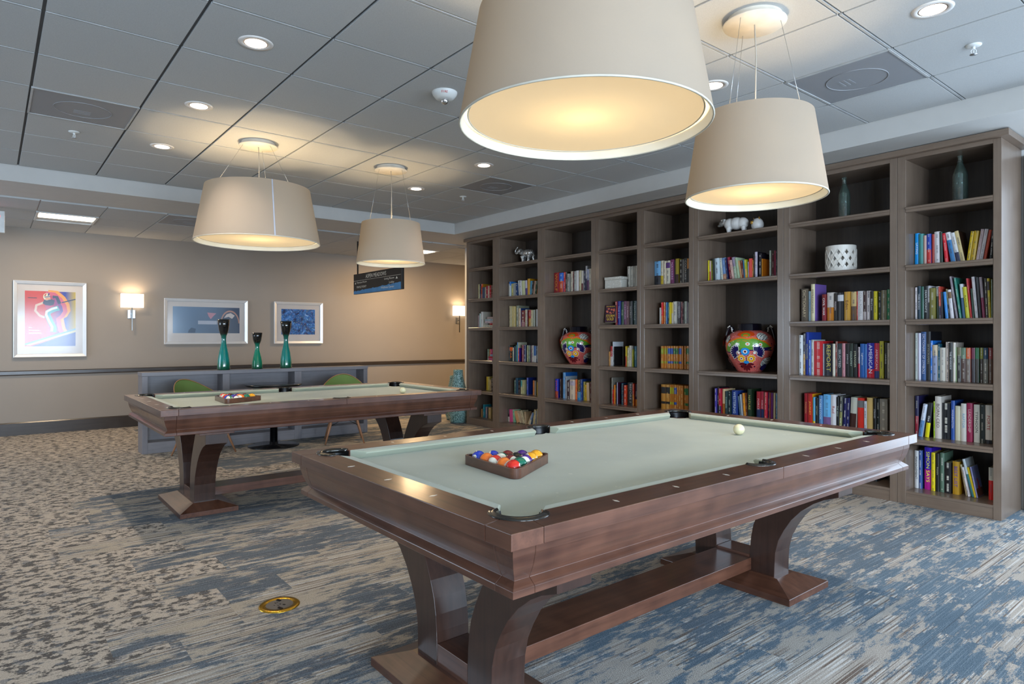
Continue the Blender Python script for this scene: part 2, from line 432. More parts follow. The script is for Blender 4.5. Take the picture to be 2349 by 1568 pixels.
for k, (i, j, lb) in enumerate(SPR):
    t = thing('sprinkler_head', lb, 'sprinkler', (-(GU+i*GS), GV+j*GS, ZC), .6, 'ceiling sprinkler heads')
    if k == 0:
        sp0 = t
        MB().lathe([(.038, 0), (.038, -.004), (.028, -.009), (.012, -.010)], 24).build('escutcheon', M_fire, t)
        m = MB(); m.lathe([(.008, -.008), (.008, -.02), (.005, -.024)], 12)
        for s_ in (-1, 1): m.tube([(s_*.004, 0, -.02), (s_*.013, 0, -.032), (s_*.011, 0, -.044), (0, 0, -.05)], .0022, 6)
        m.lathe([(.003, -.025), (.003, -.048)], 8)
        m.build('sprinkler_frame', M_fire, t)
        MB().lathe([(.0, -.050), (.018, -.050), (.018, -.052), (0, -.052)], 20).build('deflector', M_steel, t)
    else:
        for ch in sp0.children: copy_tree(ch, t)
# fire detector
fa = -.50*1 - 0.9
t = thing('fire_detector', 'white round fire detector strobe marked FIRE beside the large near shade', 'fire detector', (-3.534, 2.301, ZC), math.radians(57))
MB().lathe([(.0, -.048), (.045, -.048), (.060, -.040), (.078, -.018), (.082, -.006), (.082, 0)], 40, cap=False).build('housing', M_fire, t)
MB().lathe([(.0, -.078), (.012, -.076), (.022, -.066), (.024, -.050), (.024, -.046)], 20, cap=False).build('strobe_lens', M_chrome, t)
m = MB()
for ch, dx in (('F', -.020), ('I', -.008), ('R', .001), ('E', .013)):
    a = dx/.082; r = .0745
    ex = Vector((math.cos(a), math.sin(a), 0)); 
    cx_, cy_ = r*math.sin(a), -r*math.cos(a)
    up = Vector((-.2*math.sin(a)*-1*0, 0, 0))
    # the rim slopes: outward and up
    nrm = Vector((math.sin(a), -math.cos(a), 0)); ey = (Vector((0, 0, .95))+nrm*.32).normalized()
    o_ = Vector((cx_, cy_, -.0275))+nrm*.0012
    add_text(m, ch, o_, ex, ey, height=.0135)
m.build('lettering', M_red, t)
# hallway light panels; the deepest is unseen, added to warm the hall wall
M_trof = plain('troffer_lamp', 'fff0e0', .5, emit=(1, .80, .58), es=5)
for a, k, lb in ((1, 0, 'long lit panel light in the lower ceiling at the far left'), (1, 8, 'lit panel light in the hallway ceiling right of the small far shade'), (1, 13, 'added unseen panel light deep in the hallway behind the bookcases')):
    x0, x1, y0, y1 = -LU[a+1]+.01, -LU[a]-.01, LV0+k*LS+.01, LV0+(k+1)*LS-.01
    t = thing('panel_light', lb, 'ceiling light', ((x0+x1)/2, (y0+y1)/2, ZL), 0, 'hallway panel lights')
    a_, b_ = (x1-x0)/2, (y1-y0)/2
    m = MB(); m.box(-a_, a_, -b_, b_, .002, .01)
    for s_ in (-1, 1): m.box(s_*a_-.012, s_*a_+.012, -b_, b_, -.008, .01); m.box(-a_, a_, s_*b_-.012, s_*b_+.012, -.008, .01)
    m.build('housing', M_fire, t)
    MB().box(-.06, a_*.72, -b_+.02, b_-.02, -.006, .002).build('diffuser', M_trof, t, bevel=.003)
    area('panel_glow', (t.location.x, t.location.y, ZL-.03), (0, 0, 0), .4, .5, 20 if k == 0 else 42, (1, .76, .50) if k == 0 else (1, .68, .36)).parent = None
# exit sign, mostly past the left edge of the frame
t = thing('exit_sign', 'white exit sign with red letters hanging at the left edge of the frame', 'exit sign', (-9.0, -.04, ZL))
m = MB(); m.box(-.02, .02, -.17, .17, -.285, -.05); m.box(-.01, .01, -.03, .03, -.05, 0); m.build('housing', M_fire, t, bevel=.004)
m = MB(); add_text(m, 'EXIT', (.0212, -.13, -.24), (0, 1, 0), (0, 0, 1), width=.26, height=.14)
m.build('lettering', plain('exit_red', 'e01020', .4, emit=(1, .05, .06), es=3), t)

# ---------------------------------------------------------------- pendant lamps
def shade_mat(name, c):
    n = N(name); p = n.obj(); f = n.noise(n.scl(p, 1, 1, 1), 260, 2)
    n.P(Base_Color=n.mix(n.step(f, .3, .7), tuple(k*.97 for k in c), c), Roughness=.9, Specular_IOR_Level=.1)
    tr = n.n('ShaderNodeBsdfTranslucent', {'Color': (.95, .80, .62)}); mx = n.n('ShaderNodeMixShader', {0: .28})
    n.t.links.new(n.b.outputs[0], mx.inputs[1]); n.t.links.new(tr.outputs[0], mx.inputs[2]); n.t.links.new(mx.outputs[0], n.out.inputs[0]); return n.m
M_shade = shade_mat('shade_linen', (.365, .325, .28))
M_shin = plain('shade_lining', 'f4ecd8', .8, emit=(1, .80, .50), es=.25)
def diff_mat():
    n = N('lamp_diffuser')
    tr = n.n('ShaderNodeBsdfTranslucent', {'Color': (.46, .42, .33)}); di = n.n('ShaderNodeBsdfDiffuse', {'Color': (.55, .48, .36)}); mx = n.n('ShaderNodeMixShader', {0: .5})
    em = n.n('ShaderNodeEmission', {'Color': (1, .80, .52), 'Strength': .34}); ad = n.n('ShaderNodeAddShader')
    L = n.t.links.new; L(tr.outputs[0], mx.inputs[1]); L(di.outputs[0], mx.inputs[2]); L(mx.outputs[0], ad.inputs[0]); L(em.outputs[0], ad.inputs[1]); L(ad.outputs[0], n.out.inputs[0]); return n.m
M_diff = diff_mat()
M_cord = plain('cord', 'a8a49c', .5)
M_canopy = plain('canopy_white', 'dcd4c6', .5)
M_seam = plain('seam_tape', 'b8bcc8', .8)
def pendant(x, y, zb, zt, rb, rt, label, seam=None, power=30):
    t = thing('pendant_lamp', label, 'pendant lamp', (x, y, zb), 0, 'drum shade pendant lamps over the pool tables')
    h = zt-zb
    m = MB(); m.lathe([(rb, 0), (rt, h)], 96, cap=False); m.build('lamp_shade', M_shade, t)
    m = MB(); m.lathe([(rb, 0), (rb-.010, 0), (rt-.010, h), (rt, h)], 96, cap=False); li = m.build('lining', M_shin, t)
    rd = rb*.93
    MB().lathe([(0, .030), (rd, .030), (rd, .036), (0, .036)], 96, cap=False, smooth=False).build('diffuser', M_diff, t)
    m = MB(); m.tube([((rb-.002)*math.cos(k*PI/36), (rb-.002)*math.sin(k*PI/36), .0) for k in range(72)], .004, 6, closed=True)
    m.tube([((rd)*math.cos(k*PI/36), (rd)*math.sin(k*PI/36), .030) for k in range(72)], .003, 6, closed=True)
    m.build('rim_wire', plain('rim', 'cfc8b8', .5), t)
    zc = ZC-zb
    MB().lathe([(.0, zc-.034), (.150, zc-.034), (.152, zc-.028), (.130, zc-.024), (.130, zc)], 48, cap=False).build('canopy', M_canopy, t)
    m = MB()
    for k in range(3):
        a = 2*PI*k/3+.5; m.tube([(.12*math.cos(a), .12*math.sin(a), zc-.03), (rt*.80*math.cos(a), rt*.80*math.sin(a), h)], .0012, 5)
        m.tube([(0, 0, h-.02), ((rt-.005)*math.cos(a), (rt-.005)*math.sin(a), h-.004)], .003, 5)
    m.build('suspension_wire', M_steel, t)
    MB().tube([(0, 0, zc-.03), (.006, .004, zc*.6+h*.4), (0, 0, h*.45)], .0032, 6).build('power_cord', M_cord, t)
    m = MB(); m.lathe([(.02, h*.45-.05), (.02, h*.45)], 12)
    for k in range(3):
        a = 2*PI*k/3; m.tube([(.02*math.cos(a), .02*math.sin(a), h*.42), (.07*math.cos(a), .07*math.sin(a), h*.40)], .012, 8)
    m.build('lamp_holder', M_fire, t)
    if seam is not None:
        a = seam; q = .0012; da = .011
        pts = [((rb+q)*math.cos(a-da), (rb+q)*math.sin(a-da), .0), ((rb+q)*math.cos(a+da), (rb+q)*math.sin(a+da), .0), ((rt+q)*math.cos(a+da), (rt+q)*math.sin(a+da), h), ((rt+q)*math.cos(a-da), (rt+q)*math.sin(a-da), h)]
        MB().quad(*pts).build('seam', M_seam, t, clean=False)
    l = bpy.data.lights.new('pendant_bulb', 'POINT'); l.energy = power; l.color = (1, .78, .50); l.shadow_soft_size = .07
    lo = bpy.data.objects.new('pendant_bulb', l); C.objects.link(lo); lo.parent = t; lo.location = (0, 0, h*.31)
    return t
pendant(-1.735, 1.76, 2.085, 2.50, .475, .40, 'largest drum pendant shade at the top, over the near pool table', None, 27)
pendant(-1.735, 2.965, 1.972, 2.372, .335, .273, 'small drum pendant shade at the right, before the bookcases', None, 18)
pendant(-5.42, 1.715, 2.05, 2.495, .487, .405, 'large far drum pendant shade with a grey seam, at the left', math.radians(-3.6), 27)
pendant(-5.42, 2.93, 1.967, 2.345, .318, .270, 'small far drum pendant shade beside the hanging directory sign', None, 18)
# ---------------------------------------------------------------- pool tables
HX, HY, ZT = .722, 1.276, .807      # half width, half length, rail top
KX, KY = HX-.118, HY-.118                                         # inner edge of the wood
PX, PY, PR = KX-.022, KY-.022, .066                                # corner pocket centre and radius
def arc_pairs(d0, d1, n):
    L = []
    for k in range(n+1):
        a = math.radians(d0+(d1-d0)*k/n); p = (PX+PR*math.cos(a), PY+PR*math.sin(a)); dx, dy = math.cos(a), math.sin(a)
        t = min([q for q in ((HX-PX)/dx if dx > 1e-6 else 9, (HY-PY)/dy if dy > 1e-6 else 9)])
        q = [PX+dx*t, PY+dy*t]
        if a < PI/4-.01: q = [HX, q[1] if dy > 0 else p[1]]
        elif a > PI/4+.01: q = [q[0] if dx > 0 else p[0], HY]
        else: q = [HX, HY]
        L.append((p, tuple(q)))
    return L
A0 = -math.degrees(math.acos(.022/PR)); A1, A2, A3 = 13.6, 76.4, 90-A0
def side_pairs():
    L = [((KX+.056*math.cos(k*PI/16), .060*math.sin(k*PI/16)), (HX, .060*math.sin(k*PI/16))) for k in range(8)]
    L[0] = ((KX+.056, .0008), (HX, .0008))
    L += [((KX, .060), (HX, .060))]+[((KX, y), (HX, y)) for y in (.3, .6, .9)]
    return L+arc_pairs(A0, A1, 7)
def end_pairs():
    r = arc_pairs(A2, A3, 7)+[((x, KY), (x, HY)) for x in (.4, .2)]
    return r+[((-i[0], i[1]), (-o[0], o[1])) for i, o in reversed(r)]
def strip(mb, prs, z0, z1):
    n = len(prs); vs = []
    for (i, o) in prs: vs += [(i[0], i[1], z0), (o[0], o[1], z0), (i[0], i[1], z1), (o[0], o[1], z1)]
    fs = []
    for k in range(n-1):
        a, b = 4*k, 4*(k+1)
        fs += [(a, b, b+1, a+1), (a+2, a+3, b+3, b+2), (a, a+2, b+2, b), (a+1, b+1, b+3, a+3)]
    fs += [(0, 1, 3, 2), (4*n-4, 4*n-2, 4*n-1, 4*n-3)]
    mb.add(vs, fs)
def mir(prs, sx, sy): return [((i[0]*sx, i[1]*sy), (o[0]*sx, o[1]*sy)) for i, o in prs]
def cutx(prs, y): # extra pair at given y on the long side
    return prs
APR = [(.024, .764), (.026, .738), (.034, .706), (.043, .684), (.050, .669), (.034, .657), (.028, .652), (.028, .634), (.035, .631), (.10, .631), (.10, .764)]
def apron_piece(mb, a, b):
    """sweep of the apron section between two points of the outer rectangle (a, b are lists of corner positions with mitres)"""
    pass
def make_table(loc, label):
    t = thing('pool_table', label, 'pool table', loc, 0, 'wooden pool tables with sage green cloth')
    # wooden rails
    for sx in (1, -1):
        for sy in (1, -1):
            m = MB(); strip(m, mir(side_pairs(), sx, sy), ZT-.043, ZT); m.build('long_rail', M_cherY, t, bevel=.0022)
            m = MB(); strip(m, mir(arc_pairs(A1+.4, A2-.4, 10), sx, sy), ZT-.043, ZT); m.build('corner_rail', M_cherX, t, bevel=.0022)
    for sy in (1, -1):
        m = MB(); strip(m, mir(end_pairs(), 1, sy), ZT-.043, ZT); m.build('end_rail', M_cherX, t, bevel=.0022)
    # slate bed with pocket notches
    def notch():
        o = []; 
        for sx, sy in ((1, 1), (-1, 1), (-1, -1), (1, -1)):
            arc = [(PX+.052*math.cos(math.radians(d)), PY+.052*math.sin(math.radians(d))) for d in range(-90, -181, -15)]
            q = [(KX+.012, PY-.052)]+arc+[(PX-.052, KY+.012)]
            sp = [(KX+.046+.052*math.cos(math.radians(d)), .052*math.sin(math.radians(d))) for d in (130, 155, 180)]
            part = list(reversed(sp))+q
            part = [(x*sx, y*sy) for x, y in part]
            if sx*sy < 0: part.reverse()
            o += part
        r = []
        for p in o:
            if not r or (abs(p[0]-r[-1][0])+abs(p[1]-r[-1][1])) > 1e-4: r.append(p)
        return r
    m = MB(); m.prism(notch(), .745, .772, 'z'); m.build('cloth_bed', M_felt, t)
    # cushions
    def cush(b0, b1, n0, n1, axis, s):
        """back line b0..b1, nose line n0..n1 along the rail; s = side sign"""
        if axis == 'y': f = lambda d, q, z: (s*d, q, z); bk, ns = KX+.002, KX-.049
        else: f = lambda d, q, z: (q, s*d, z); bk, ns = KY+.002, KY-.049
        sec = [(bk, .772, b0, b1), (bk, ZT-.001, b0, b1), (ns+.012, ZT-.003, n0-(n0-b0)*.15, n1+(b1-n1)*.15), (ns, ZT-.009, n0, n1), (ns+.001, ZT-.014, n0, n1), (ns+.020, .772, n0-(n0-b0)*.3, n1+(b1-n1)*.3)]
        k = len(sec); m = MB()
        vs = [f(d, a, z) for d, z, a, b in sec]+[f(d, b, z) for d, z, a, b in sec]
        m.add(vs, [tuple(range(k)), tuple(reversed(range(k, 2*k)))]+[(i, (i+1) % k, (i+1) % k+k, i+k) for i in range(k)])
        return m.build('cushion', M_felt, t, bevel=.002)
    for s in (1, -1):
        cush(.060, 1.073, .078, 1.022, 'y', s); cush(-1.073, -.060, -1.022, -.078, 'y', s)
        cush(-.520, .520, -.468, .468, 'x', s)
    # pockets
    def pocket(cx_, cy_, r, a0, a1, side=False):
        p = MB()
        n = 18; prof = [(r-.006, ZT-.004), (r-.010, ZT-.02), (r-.014, .74), (r-.016, .66)]
        p.lathe([(q, z) for q, z in prof]+[(.001, .655)], 28, Matrix.Translation((cx_, cy_, 0)), cap=False, a0=a0-.25, a1=a1+.25)
        o = p.build('pocket_liner', M_blk, t)
        i = MB()
        sec = [(r-.010, -.012), (r-.006, .002), (r+.000, .007), (r+.006, .006), (r+.0115, .0025), (r+.018, .004), (r+.020, .001), (r+.020, -.001)]
        if side: sec = [(r-.008, -.012), (r-.004, .002), (r+.002, .006), (r+.007, .005), (r+.012, .0025), (r+.018, .0035), (r+.021, .001), (r+.021, -.001)]
        vs = []; fs = []; m_ = len(sec)
        for k in range(n+1):
            u = k/n; a = a0+(a1-a0)*u
            tp = min(1, math.sin(PI*min(max(u, .0), 1))*4.0+.15)   # the horseshoe narrows at its two ends
            for q, z in sec:
                qq = r-.010+(q-(r-.010))*(.55+.45*min(1, tp)); vs.append((cx_+qq*math.cos(a), cy_+qq*math.sin(a), ZT+z))
        for k in range(n):
            for j in range(m_-1): fs.append((k*m_+j, (k+1)*m_+j, (k+1)*m_+j+1, k*m_+j+1))
            fs.append((k*m_+m_-1, (k+1)*m_+m_-1, (k+1)*m_, k*m_))
        fs += [tuple(range(m_)), tuple(reversed(range(n*m_, n*m_+m_)))]
        i.add(vs, fs, True); i.build('pocket_iron', M_iron, t)
    for sx in (1, -1):
        for sy in (1, -1):
            mid = math.atan2(sy, sx); pocket(sx*PX, sy*PY, PR, mid-math.radians(103), mid+math.radians(103))
        mid = 0 if sx > 0 else PI; pocket(sx*KX, 0, .058, mid-math.radians(86), mid+math.radians(86), True)
    # sights
    def sight(x, y, ax):
        a, b = (.0055, .014) if ax == 'y' else (.014, .0055)
        MB().prism([(x+b, y), (x, y+a), (x-b, y), (x, y-a)], ZT-.001, ZT+.0006, 'z').build('sight', M_pearl, t)
    for s in (1, -1):
        for k in (-3, -2, -1, 1, 2, 3): sight(s*.664, k*.28, 'y')
        for k in (-1, 0, 1): sight(k*.28, s*1.218, 'x')
    # apron: long boards, end boards, mitred corner blocks
    def sweep(path_fn, ends, mat, name):
        m = MB(); vs = []; k = len(APR)
        for e in ends: vs += [path_fn(e, d, z) for d, z in APR]
        fs = [tuple(range(k)), tuple(reversed(range((len(ends)-1)*k, len(ends)*k)))]
        for j in range(len(ends)-1):
            fs += [(j*k+i, j*k+(i+1) % k, (j+1)*k+(i+1) % k, (j+1)*k+i) for i in range(k)]
        m.add(vs, fs); return m.build(name, mat, t, bevel=.0012, seg=1)
    for s in (1, -1):
        sweep(lambda e, d, z, s=s: (s*(HX-d), e, z), [-HY+.1005, HY-.1005], M_cherY, 'side_apron')
        sweep(lambda e, d, z, s=s: (e, s*(HY-d), z), [-HX+.1005, HX-.1005], M_cherX, 'end_apron')
        for q in (1, -1):
            def cf(e, d, z, s=s, q=q):
                if e == 0: return (s*(HX-d), q*(HY-.099), z)
                if e == 1: return (s*(HX-d), q*(HY-d), z)
                return (s*(HX-.099), q*(HY-d), z)
            sweep(cf, [0, 1, 2], M_cherY, 'corner_block')
    MB().box(-HX+.075, HX-.075, -HY+.075, HY-.075, .64, .744).build('slate_frame', M_blk, t)
    # two pedestals
    for sy in (1, -1):
        yc = sy*.894
        m = MB(); a, b = .378, .197
        vs = [(-a, -b, 0), (a, -b, 0), (a, b, 0), (-a, b, 0), (-a, -b, .032), (a, -b, .032), (a, b, .032), (-a, b, .032), (-.255, -.085, .072), (.255, -.085, .072), (.255, .085, .072), (-.255, .085, .072)]
        m.add(vs, [(3, 2, 1, 0), (0, 1, 5, 4), (1, 2, 6, 5), (2, 3, 7, 6), (3, 0, 4, 7), (4, 5, 9, 8), (5, 6, 10, 9), (6, 7, 11, 10), (7, 4, 8, 11), (8, 9, 10, 11)])
        m.build('plinth', M_cherX, t, (0, yc, 0), bevel=.002)
        for s in (1, -1):
            inn = [(.098, .065), (.098, .13), (.100, .19), (.106, .25), (.118, .31), (.142, .37), (.178, .44), (.215, .50), (.250, .555), (.285, .602)]
            out = [(.55, .602), (.55, .532), (.525, .523), (.48, .506), (.43, .478), (.37, .431), (.32, .376), (.282, .316), (.254, .260), (.238, .195), (.234, .13), (.232, .065)]
            m = MB(); m.prism([(s*x, z) for x, z in inn+out], -.072, .072, 'y')
            m.build('leg', M_cherZ_shade, t, (0, yc, 0), bevel=.002)
        m = MB().box(-.565, .565, -.115, .115, .600, .632); m.build('top_plate', M_cherX, t, (0, yc, 0), bevel=.002)
        m = MB().box(-.097, .097, -.070, .070, .070, .150); m.build('foot_block', M_cherX, t, (0, yc, 0), bevel=.002)
    MB().box(-.107, .107, -.822, .822, .075, .137).build('stretcher', M_cherY, t, bevel=.002)
    return t
T1 = (-1.921, 2.246, 0); T2 = (-5.352, 2.128, 0)
table1 = make_table(T1, 'near brown pool table with dark horseshoe pocket irons and curved legs')
table2 = copy_tree(table1); table2.location = T2
table2['label'] = 'far brown pool table before the low grey cabinet and green chairs'

# ---------------------------------------------------------------- balls and racks
ZB = .772
def ball_mat(nm, col, stripe):
    n = N('ball_'+nm); o = n.obj(); s = n.n('ShaderNodeSeparateXYZ', {0: o})
    az = n.math('ABSOLUTE', s.outputs[2])
    ax = n.math('ABSOLUTE', s.outputs[0])
    spot = n.math('GREATER_THAN', ax, .0270)                    # round number spot
    base = n.mix(n.math('LESS_THAN', az, .0165), (.85, .80, .66), lin(col)) if stripe else lin(col)
    n.P(Base_Color=n.mix(spot, base, (.85, .80, .66)), Roughness=.06, Coat_Weight=.5); return n.m
BR = .0286
BC = {1: 'e8a018', 2: '1a3cb8', 3: 'd82a1c', 4: '4a1c80', 5: 'f07a28', 6: '0a6a50', 7: '78181c', 8: '101010'}
BN = {1: 'yellow', 2: 'blue', 3: 'red', 4: 'purple', 5: 'orange', 6: 'green', 7: 'maroon', 8: 'black'}
_bm = {}
def ball(k, pos, R, label, cat='pool ball', group=None, name='pool_ball'):
    if k == 0:
        if 0 not in _bm: _bm[0] = plain('ball_ivory', 'e8e0b8', .08, 0, .5, vary=.02)
        m = MB().sphere(BR, n=32, m=20).build(name, _bm[0])
    else:
        if k not in _bm: _bm[k] = ball_mat(str(k), BC[k if k < 9 else k-8], k > 8)
        m = MB().sphere(BR, n=32, m=20).build(name, _bm[k])
        q = MB()
        for s in (1, -1): add_text(q, str(k), (s*(BR+.0002), -s*(.004 if k < 10 else .0065), -.005), (0, s, 0), (0, 0, 1), width=(.007 if k < 10 else .012), height=.010)
        q.build('number', M_black, m)
    m.location = pos; m.rotation_euler = R; tag(m, label, cat, group); return m
def rack(A, Bp, Cp, label, order, which):
    """triangle with outer corners A, B, C (world xy)"""
    ctr = (Vector(A)+Vector(Bp)+Vector(Cp))/3
    corners = [Vector(p)-ctr for p in (A, Bp, Cp)]
    def rounded(off, r):
        pts = []
        for i in range(3):
            c = corners[i]; d = -c.normalized(); c2 = c+d*(off*2)   # inset corner
            e0 = (corners[i-1]-corners[i]).normalized(); e1 = (corners[(i+1) % 3]-corners[i]).normalized()
            o = c2+d*(2*r)          # fillet centre of a 60 degree corner
            n0 = Vector((e0.y, -e0.x)); n1 = Vector((e1.y, -e1.x))
            if n0.dot(o-c2) > 0: n0 = -n0
            if n1.dot(o-c2) > 0: n1 = -n1
            a0 = math.atan2(n0.y, n0.x); a1 = math.atan2(n1.y, n1.x)
            while a1-a0 > PI: a1 -= 2*PI
            while a1-a0 < -PI: a1 += 2*PI
            pts += [(o.x+r*math.cos(a0+(a1-a0)*k/8), o.y+r*math.sin(a0+(a1-a0)*k/8)) for k in range(9)]
        return pts
    po = rounded(0, .026); pi_ = rounded(.011, .015); n = len(po)
    m = MB(); z0, z1 = 0, .038
    vs = [(*p, z0) for p in po]+[(*p, z1) for p in po]+[(*p, z0) for p in pi_]+[(*p, z1) for p in pi_]
    fs = []
    for i in range(n):
        j = (i+1) % n
        fs += [(i, j, n+j, n+i), (2*n+i, 3*n+i, 3*n+j, 2*n+j), (n+i, n+j, 3*n+j, 3*n+i), (i, 2*n+i, 2*n+j, j)]
    m.add(vs, fs)
    o = m.build('ball_rack', M_cherX, bevel=.002); o.location = (ctr.x, ctr.y, ZB+.0005)
    tag(o, label, 'ball rack', 'triangle ball racks')
    # fifteen balls in rows from corner A
    cA = corners[0]; D = 2*BR*1.002
    ex = (corners[2]-corners[1]).normalized(); ey = ((corners[1]+corners[2])/2-corners[0]).normalized()
    h3 = D*math.sqrt(3)/2; start = -ey*(h3*4*2/3)
    k = 0
    for r in range(5):
        for c in range(r+1):
            p = start+ey*(h3*r)+ex*((c-r/2)*D)+ctr
            b = order[k]; random.seed(k+7)
            R = (random.uniform(1.1, 2.0), random.uniform(-.5, .5), random.uniform(-2, 2))
            kind = ('striped %s' % BN[b-8]) if b > 8 else ('solid %s' % BN[b])
            ball(b, (p.x, p.y, ZB+.0005+BR), R, '%s pool ball number %d in the rack on the %s table' % (kind, b, which), group='pool balls in the rack on the %s table' % which)
            k += 1
rack((-1.754, 1.443), (-2.145, 1.472), (-1.941, 1.781), 'brown wooden triangle rack full of balls on the near table', [3, 13, 6, 11, 15, 12, 5, 14, 8, 9, 2, 10, 7, 4, 1], 'near')
rack((-5.131, 1.383), (-5.545, 1.405), (-5.29, 1.72), 'brown wooden triangle rack full of balls on the far table', [14, 10, 12, 3, 2, 13, 9, 8, 5, 6, 11, 7, 4, 15, 1], 'far')
ball(0, (-1.855, 3.02, ZB+BR), (0, 0, 0), 'ivory cue ball alone at the far end of the near table', 'cue ball', 'cue balls', 'cue_ball')
ball(0, (-5.118, 2.886, ZB+BR), (0, 0, 0), 'ivory cue ball alone at the far end of the far table', 'cue ball', 'cue balls', 'cue_ball')
# ---------------------------------------------------------------- bookcases
VF = 5.466                         # front of the bookcases
EDGE = [7.808, 7.092, 6.145, 5.209, 4.537, 3.86, 2.922, 2.0, 1.335]
OPEN = {1: (7.172, 7.745), 2: (6.221, 7.023), 3: (5.272, 6.079), 4: (4.585, 5.147), 5: (3.916, 4.483), 6: (2.979, 3.804), 7: (2.053, 2.862), 8: (1.385, 1.939)}
SZ = {1: 2.275, 2: 1.83, 3: 1.415, 4: .945, 5: .505, 6: .1}
CASE = {8: 'rightmost bookcase', 7: 'lantern bookcase', 6: 'right vase bookcase', 5: 'tan volume bookcase', 4: 'white box bookcase', 3: 'left vase bookcase', 2: 'elephant bookcase', 1: 'leftmost bookcase'}
SHN = {1: 'top shelf', 2: 'second shelf', 3: 'third shelf', 4: 'fourth shelf', 5: 'fifth shelf', 6: 'bottom shelf'}
CL = {8: 'rightmost tall taupe wooden bookcase with a glass bottle on its top shelf', 7: 'wide taupe bookcase holding the white lantern and a glass bottle', 6: 'wide taupe bookcase with the white sheep above the larger looking painted vase',
      5: 'narrow taupe bookcase with rows of tan matching volumes', 4: 'narrow taupe bookcase with the white box and white volumes', 3: 'wide taupe bookcase with the farther painted vase', 2: 'wide taupe bookcase with the silver elephant on its top shelf',
      1: 'leftmost narrow taupe bookcase with a dark green bottle on top shelf'}
for c in range(1, 9):
    ul, ur = EDGE[c-1], EDGE[c]; ol, orr = OPEN[c][1], OPEN[c][0]
    if c == 1: ol = 7.745
    W_ = ul-ur; t = thing('bookcase', CL[c], 'bookcase', (-(ul+ur)/2, VF, 0), 0, 'tall taupe bookcases along the wall'); x0 = t.location.x
    g = .0012; xl, xr = -ul-x0+g, -ur-x0-g; il, ir = -ol-x0, -orr-x0; D = .500; TP = 2.668
    m = MB(); m.box(xl, il, 0, D, 0, TP); m.build('side_panel', M_shelfV, t, bevel=.0015, seg=1)
    m = MB(); m.box(ir, xr, 0, D, 0, TP); m.build('side_panel', M_shelfV, t, bevel=.0015, seg=1)
    MB().box(il, ir, D-.02, D, 0, TP).build('back_panel', M_shelfB_shade, t)
    m = MB(); m.box(il, ir, 0, D-.02, TP-.03, TP); m.build('top_board', M_shelfH, t)
    m = MB(); m.box(il, ir, .004, .03, 0, SZ[6]-.02); m.box(il, ir, .001, D-.02, SZ[6]-.02, SZ[6]); m.build('base_board', M_shelfH, t, bevel=.001, seg=1)
    for s in (1, 2, 3, 4, 5):
        if s == 3 and c in (3, 6): continue
        z = SZ[s]; m = MB()
        # thin lip above a set-back moulding
        m.prism([(-.012, z-.004), (-.008, z), (D-.02, z), (D-.02, z-.020), (.012, z-.020), (.006, z-.024), (.006, z-.042), (.002, z-.044), (-.0, z-.044), (-.0, z-.020), (-.012, z-.016)][:3]+[(D-.02, z-.018), (.004, z-.018), (.004, z-.021), (.010, z-.044), (.0-.006, z-.044+.004), (-.004, z-.020), (-.012, z-.017)], il+.001, ir-.001, 'x')
        m.build('shelf', M_shelfH, t)
m = MB()
x0, x1 = -7.825, -1.285
m.prism([(VF-.034, 2.668), (VF-.042, 2.672), (VF-.042, 2.714), (YB-.005, 2.714), (YB-.005, 2.668)], x0, x1, 'x')
o = m.build('cornice', M_shelfH, bevel=.002); tag(o, 'long taupe wooden cornice board running over all the bookcases', 'cornice')

